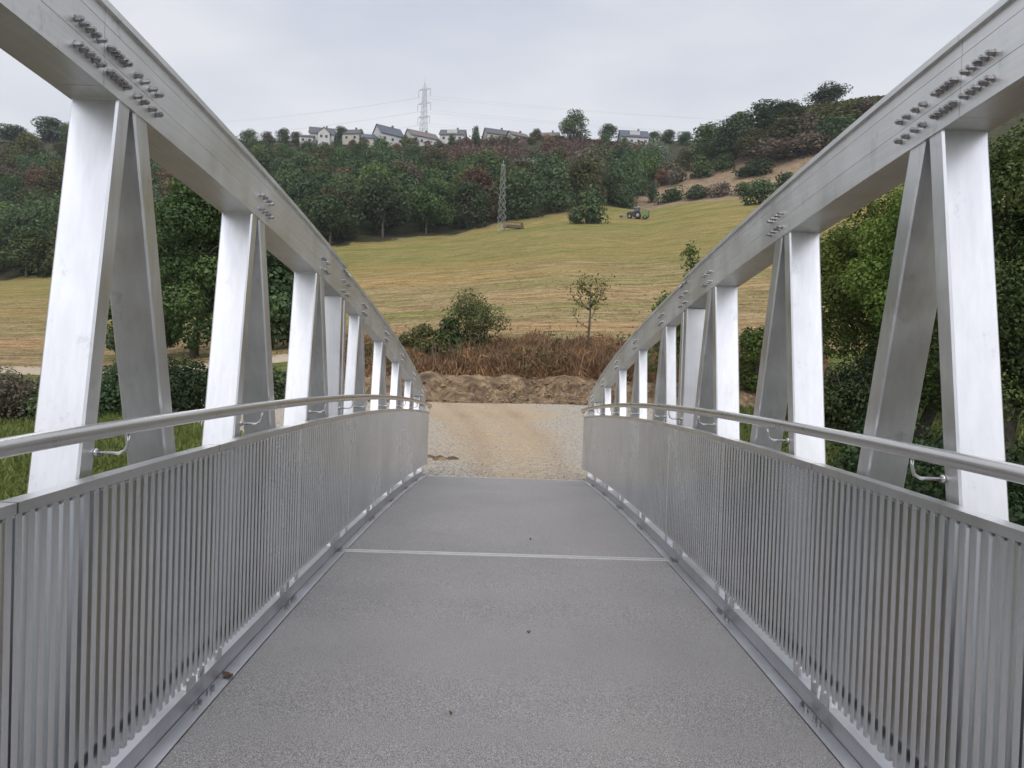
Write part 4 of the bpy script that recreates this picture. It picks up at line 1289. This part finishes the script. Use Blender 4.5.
house(633, 144, 350, 3, 13, 8.5, 3.4, 3.8, M['w_white'], M['r_dark'], 'white house with steep dark roof and dormer, rightmost on the hilltop', None, True)

# ------------------------------------------------------------------ pylons and cables
M['galv'] = simple('galvanised_steel', (0.46, 0.47, 0.48), 0.6, 0.3, .1, 1)
M['galv_pale'] = simple('weathered_steel', (0.36, 0.375, 0.36), 0.7, 0.2, .1, 1)
M['insul'] = simple('insulator_glass', (0.25, 0.25, 0.24), 0.4)
M['cable'] = simple('aluminium_cable', (0.42, 0.42, 0.43), 0.6, 0.2)
def lattice(mb, h, b0, b1, r, nsec, z0=0.0, bf=0.6):
    cs = [(-1, -1), (1, -1), (1, 1), (-1, 1)]
    f = lambda z: (b0 + (b1 - b0) * (z / h) ** 0.85) / 2
    for cx, cy in cs:
        mb.tube([(cx * f(z), cy * f(z), z) for z in np.linspace(z0, h, nsec + 1)], r, 5)
    zs = np.linspace(0, h, nsec + 1)
    for k in range(nsec):
        for q in range(4):
            a, b = cs[q], cs[(q + 1) % 4]
            z0_, z1_ = zs[k], zs[k + 1]
            mb.tube([(a[0] * f(z0_), a[1] * f(z0_), z0_), (b[0] * f(z1_), b[1] * f(z1_), z1_)], r * bf, 4)
            mb.tube([(b[0] * f(z0_), b[1] * f(z0_), z0_), (a[0] * f(z1_), a[1] * f(z1_), z1_)], r * bf, 4)
            mb.tube([(a[0] * f(z1_), a[1] * f(z1_), z1_), (b[0] * f(z1_), b[1] * f(z1_), z1_)], r * bf, 4)
PD = 452.0
pb = at(423, 146, PD); PH = at(423, 80, PD).z - pb.z
pyl = empty('pylon', pb, radians(-28)); tag(pyl, 'tall pale lattice power pylon with three crossarms above the hilltop houses', 'pylon')
mb = MB(); lattice(mb, PH * .86, 4.4, 1.5, .13, 10)
mb.tube([(0, 0, PH * .84), (0, 0, PH + 1.2)], [.22, .07], 5)
for cx, cy in ((-1, -1), (1, -1), (1, 1), (-1, 1)): mb.tube([(cx * .75, cy * .75, PH * .86), (0, 0, PH * .97)], .1, 4)
mb.build('tower', M['galv'], pyl)
arms = []
for py in (89.5, 103.5, 117):
    z = at(423, py, PD).z - pb.z; L = 4.1 if py != 103.5 else 4.5
    mb = MB()
    for sg in (-1, 1):
        for oy in (-.7, .7): mb.tube([(sg * .5, oy, z), (sg * L, 0, z)], .13, 4)
        mb.tube([(sg * .5, 0, z + 1.3), (sg * L, 0, z)], .1, 4)
        for t in (.35, .65): mb.tube([(sg * L * t, -.7 * (1 - t), z), (sg * L * t, .7 * (1 - t), z)], .07, 4)
    am = mb.build('crossarm', M['galv'], pyl)
    for sg in (-1, 1):
        mb = MB(); zz = z
        mb.tube([(sg * L, 0, z), (sg * L, 0, z - 4.2)], .07, 6)
        for k in range(9): mb.tube([(sg * L, 0, z - .6 - k * .38), (sg * L, 0, z - .72 - k * .38)], .16, 8)
        mb.build('insulator', M['insul'], am)
        arms.append((sg, z, Matrix.Translation(pb) @ Matrix.Rotation(radians(-28), 4, 'Z') @ Vector((sg * L, 0, z - 4.25))))
names = ['top', 'middle', 'bottom']
for k, (sg, z, p) in enumerate(arms):
    lab = '%s power cable sagging across the sky on the %s side of the pylon arms' % (names[k // 2], 'nearer left' if sg < 0 else 'farther right')
    pts = []
    Lp = at(60, 150 - (2 - k // 2) * 14 + (3 if sg > 0 else 0), 640); Rp = at(1050, 150 - (2 - k // 2) * 14 + (3 if sg > 0 else 0), 640)
    for q in range(25):
        t = q / 24; v = Lp.lerp(p, t); v.z -= 16 * 4 * t * (1 - t) * .45; pts.append(v)
    for q in range(1, 25):
        t = q / 24; v = p.lerp(Rp, t); v.z -= 16 * 4 * t * (1 - t) * .45; pts.append(v)
    mb = MB(); mb.tube(pts, .032, 5)
    tag(mb.build('power_cable', M['cable'], None), lab, 'cable', 'power cables at the tall pylon')
d = find_d(499, 233, 100)
p = on_ground(499, d); hM = (233 - 164) * d / 770
mast = empty('lattice_mast', p, radians(20)); tag(mast, 'slim pale lattice mast standing in the field before the wood', 'mast')
mb = MB(); lattice(mb, hM * .97, 1.7, .7, .06, 9, -.5, .32); mb.build('tower', M['galv_pale'], mast)
mb = MB(); mb.tube([(-.5, 0, hM * .97), (.5, 0, hM * .97)], .06, 6); mb.tube([(0, 0, hM * .95), (0, 0, hM * 1.04)], .05, 6); mb.build('head', M['galv_pale'], mast)

# wooden feed rack and posts near the mast
M['wood'] = simple('weathered_wood', (0.10, 0.075, 0.055), 0.9, 0, .3, 3)
d2 = find_d(511, 230, 100); p = on_ground(511, d2)
rk = empty('feed_rack', p, .2); tag(rk, 'low dark wooden feed rack at the foot of the lattice mast', 'feed rack')
mb = MB(); mb.box(-2.2, 2.2, -.5, .5, .35, .95); mb.build('trough', M['wood'], rk)
for sx_ in (-1.9, 1.9):
    for sy_ in (-.4, .4):
        mb = MB(); mb.box(sx_ - .08, sx_ + .08, sy_ - .08, sy_ + .08, -.2, 1.7); mb.build('leg', M['wood'], rk)
mb = MB()
for k in range(9): mb.tube([(-2 + k * .5, -.4, .95), (-2 + k * .5, 0, 1.6)], .04, 4)
mb.box(-2.1, 2.1, -.06, .06, 1.55, 1.68); mb.build('slats', M['wood'], rk)
for i, (px, py, h_, lab) in enumerate([(651, 205, 1.9, 'dark fence post left of a pair above the tractor'), (655, 205, 1.9, 'dark fence post right of a pair above the tractor')]):
    d3 = find_d(px, py, 100); p = on_ground(px, d3)
    mb = MB(); mb.loft([[(r_ * cos(k * pi / 4), r_ * sin(k * pi / 4), z) for k in range(8)] for r_, z in ((.13, -.4), (.13, h_ - .1), (.05, h_ + .05))])
    o = mb.build('fence_post', M['wood']); o.location = p; tag(o, lab, 'fence post', 'fence posts above the tractor')

# ------------------------------------------------------------------ tractor with green implement
M['t_black'] = simple('dark_tractor_paint', (0.02, 0.02, 0.024), 0.45, 0, .1)
M['t_glass'] = simple('cab_glass', (0.05, 0.06, 0.075), 0.12)
M['tyre'] = simple('tyre_rubber', (0.02, 0.02, 0.02), 0.9)
M['rim'] = simple('wheel_rim', (0.25, 0.24, 0.22), 0.5)
M['lime'] = simple('lime_green_paint', (0.12, 0.175, 0.045), 0.7, 0, .12)
M['greym'] = simple('grey_implement_steel', (0.28, 0.28, 0.29), 0.5, .4)
def wheel(parent, x, y, r, w):
    mb = MB(); prof = [(.55, -.5), (.9, -.5), (1, -.3), (1, .3), (.9, .5), (.55, .5)]
    rings = []
    for k in range(25):
        a = 2 * pi * k / 24
        rings.append([(x + r * q * cos(a), y + w * t, r + r * q * sin(a)) for q, t in prof])
    mb.loft(rings, 0, True, False)
    for k in range(24):     # lugs
        a = 2 * pi * k / 24
        c0 = Vector((x + r * 1.02 * cos(a), y, r + r * 1.02 * sin(a)))
        mb.tube([c0 + Vector((0, -w * .5, 0)), c0 + Vector((0, w * .5, 0))], r * .04, 4)
    wl_ = mb.build('wheel', M['tyre'], parent)
    mb = MB(); mb.loft([[(x + r * .56 * cos(2 * pi * k / 20), y + w * t, r + r * .56 * sin(2 * pi * k / 20)) for k in range(20)] for t in (-.3, .3)])
    mb.build('rim', M['rim'], wl_)
dt = find_d(636, 219, 100); p = on_ground(634, dt)
tr = empty('tractor', p, radians(-14)); tr.scale = (0.84, 0.84, 0.95); tag(tr, 'dark tractor with boxy cab working at the top of the field', 'tractor')
# faces left (-x)
mb = MB(); mb.loft([[(x, -.45 * s_, z0), (x, .45 * s_, z0), (x, .5 * s_, z1 - .1), (x, .3 * s_, z1), (x, -.3 * s_, z1), (x, -.5 * s_, z1 - .1)] for x, z0, z1, s_ in ((-2.9, .9, 1.55, .8), (-2.6, .75, 1.75, 1), (-.9, .7, 1.95, 1.1), (-.7, .7, 1.9, 1.1))]); mb.build('hood', M['t_black'], tr)
mb = MB(); mb.box(-1.0, .9, -.55, .55, .55, 1.25); mb.build('chassis', M['t_black'], tr)
mb = MB(); mb.loft([[(-.75 + dx, -.75, z), (.75 - dx * .3, -.75, z), (.75 - dx * .3, .75, z), (-.75 + dx, .75, z)] for dx, z in ((0, 1.2), (.0, 1.8), (.18, 2.75))]); cb = mb.build('cab', M['t_glass'], tr)
mb = MB()
for dx0, dx1 in ((-.75, -.57), (.75, .70)):
    for yy in (-.76, .76): mb.tube([(dx0, yy, 1.2), (dx1, yy, 2.76)], .06, 5)
mb.build('pillars', M['t_black'], cb)
mb = MB(); mb.box(-.8, .9, -.85, .85, 2.76, 2.92); mb.build('cab_roof', M['greym'], tr)
mb = MB()
for yy in (-.95, .95): mb.loft([[(.25 + 1.0 * cos(a), yy - .28, .85 + 1.0 * sin(a)), (.25 + 1.0 * cos(a), yy + .28, .85 + 1.0 * sin(a)), (.25 + .94 * cos(a), yy + .28, .85 + .94 * sin(a)), (.25 + .94 * cos(a), yy - .28, .85 + .94 * sin(a))] for a in np.linspace(.5, 2.7, 9)])
mb.build('mudguards', M['t_black'], tr)
mb = MB(); mb.tube([(-1.5, .35, 1.8), (-1.5, .35, 2.7)], .06, 8); mb.build('exhaust', M['greym'], tr)
for yy in (-.95, .95):
    wheel(tr, .25, yy, .85, .5); wheel(tr, -2.1, yy, .58, .38)
mb = MB()
for yy in (-.7, .7): mb.tube([(-2.9, yy, .8), (-4.3, yy, .9)], .09, 5)
mb.box(-5.0, -4.2, -1.3, 1.3, .75, 1.05); mb.build('front_mower', M['greym'], tr)
tl = empty('baler', p + Vector((cos(radians(-14)) * 2.0, sin(radians(-14)) * 2.0, 0)), radians(-14)); tl.location.z = gh(tl.location.x, tl.location.y)
tl.scale = (0.68, 0.68, 0.86); tag(tl, 'lime green round baler hitched behind the dark tractor', 'baler')
mb = MB()
pr = [(-1.15, .55), (-1.3, 1.2), (-1.1, 2.2), (-.5, 2.65), (.6, 2.6), (1.15, 2.0), (1.25, 1.2), (.9, .55)]
mb.loft([[(x, yy, z) for x, z in pr] for yy in (-1.1, 1.1)]); bd = mb.build('body', M['lime'], tl)
mb = MB(); mb.loft([[(x * .82, yy, 1.5 + (z - 1.5) * .8) for x, z in pr] for yy in (-1.16, -1.105)]); mb.build('side_panel', M['lime'], bd)
mb = MB(); mb.box(.62, 1.34, -1.0, 1.0, .75, 2.3); mb.build('tailgate', M['t_black'], tl)
mb = MB(); mb.tube([(-1.2, 0, .7), (-2.4, 0, .65)], .1, 6); mb.build('drawbar', M['greym'], tl)
for yy in (-1.2, 1.2): wheel(tl, 0, yy, .5, .4)

# ------------------------------------------------------------------ the hazy air
hz = bpy.data.materials.new('haze'); hz.use_nodes = True
hn, hl = hz.node_tree.nodes, hz.node_tree.links
hn.clear()
ho = hn.new('ShaderNodeOutputMaterial'); hv = hn.new('ShaderNodeVolumePrincipled')
hv.inputs['Color'].default_value = (0.86, 0.91, 1.0, 1)
hv.inputs['Density'].default_value = 0.00016
hv.inputs['Anisotropy'].default_value = 0.1
hl.new(hv.outputs['Volume'], ho.inputs['Volume'])
hz.cycles.homogeneous_volume = True
mb = MB(); mb.box(-905, 905, -605, 705, -6, 320)
tag(mb.build('haze', hz), kind='stuff')

M['leaf'] = simple('dead_leaf', (0.14, 0.085, 0.045), 0.8, 0, .3, 30)
for i, (x, y, r, lab) in enumerate([(-1.325, 3.62, .034, 'curled brown leaf lying on the left kerb flange beside the grey deck'), (.22, 6.9, .012, 'small dead leaf on the far deck section beyond the joint strip'), (.12, 4.35, .011, 'small dead leaf in the middle of the near grey deck'), (-.25, 3.3, .009, 'tiny dead leaf on the near grey deck, left of the middle')]):
    mb = MB(); L = []
    for t in np.linspace(0, 1, 9):
        w_ = r * .62 * math.sin(pi * t) ** .8 + .0006
        L.append([(-w_, (t - .5) * 2 * r, .012 * abs(2 * t - 1) + .008), (0, (t - .5) * 2 * r, .004 + .008 * abs(2 * t - 1)), (w_, (t - .5) * 2 * r, .012 * abs(2 * t - 1) + .009), (0, (t - .5) * 2 * r, .0025 + .008 * abs(2 * t - 1))])
    mb.loft(L); o = mb.build('dead_leaf', M['leaf'], None, False)
    o.location = (x, y, deck(y) + (.006 if i == 0 else 0) - .001); o.rotation_euler = (0, 0, 1.1 + i * 2); tag(o, lab, 'leaf')
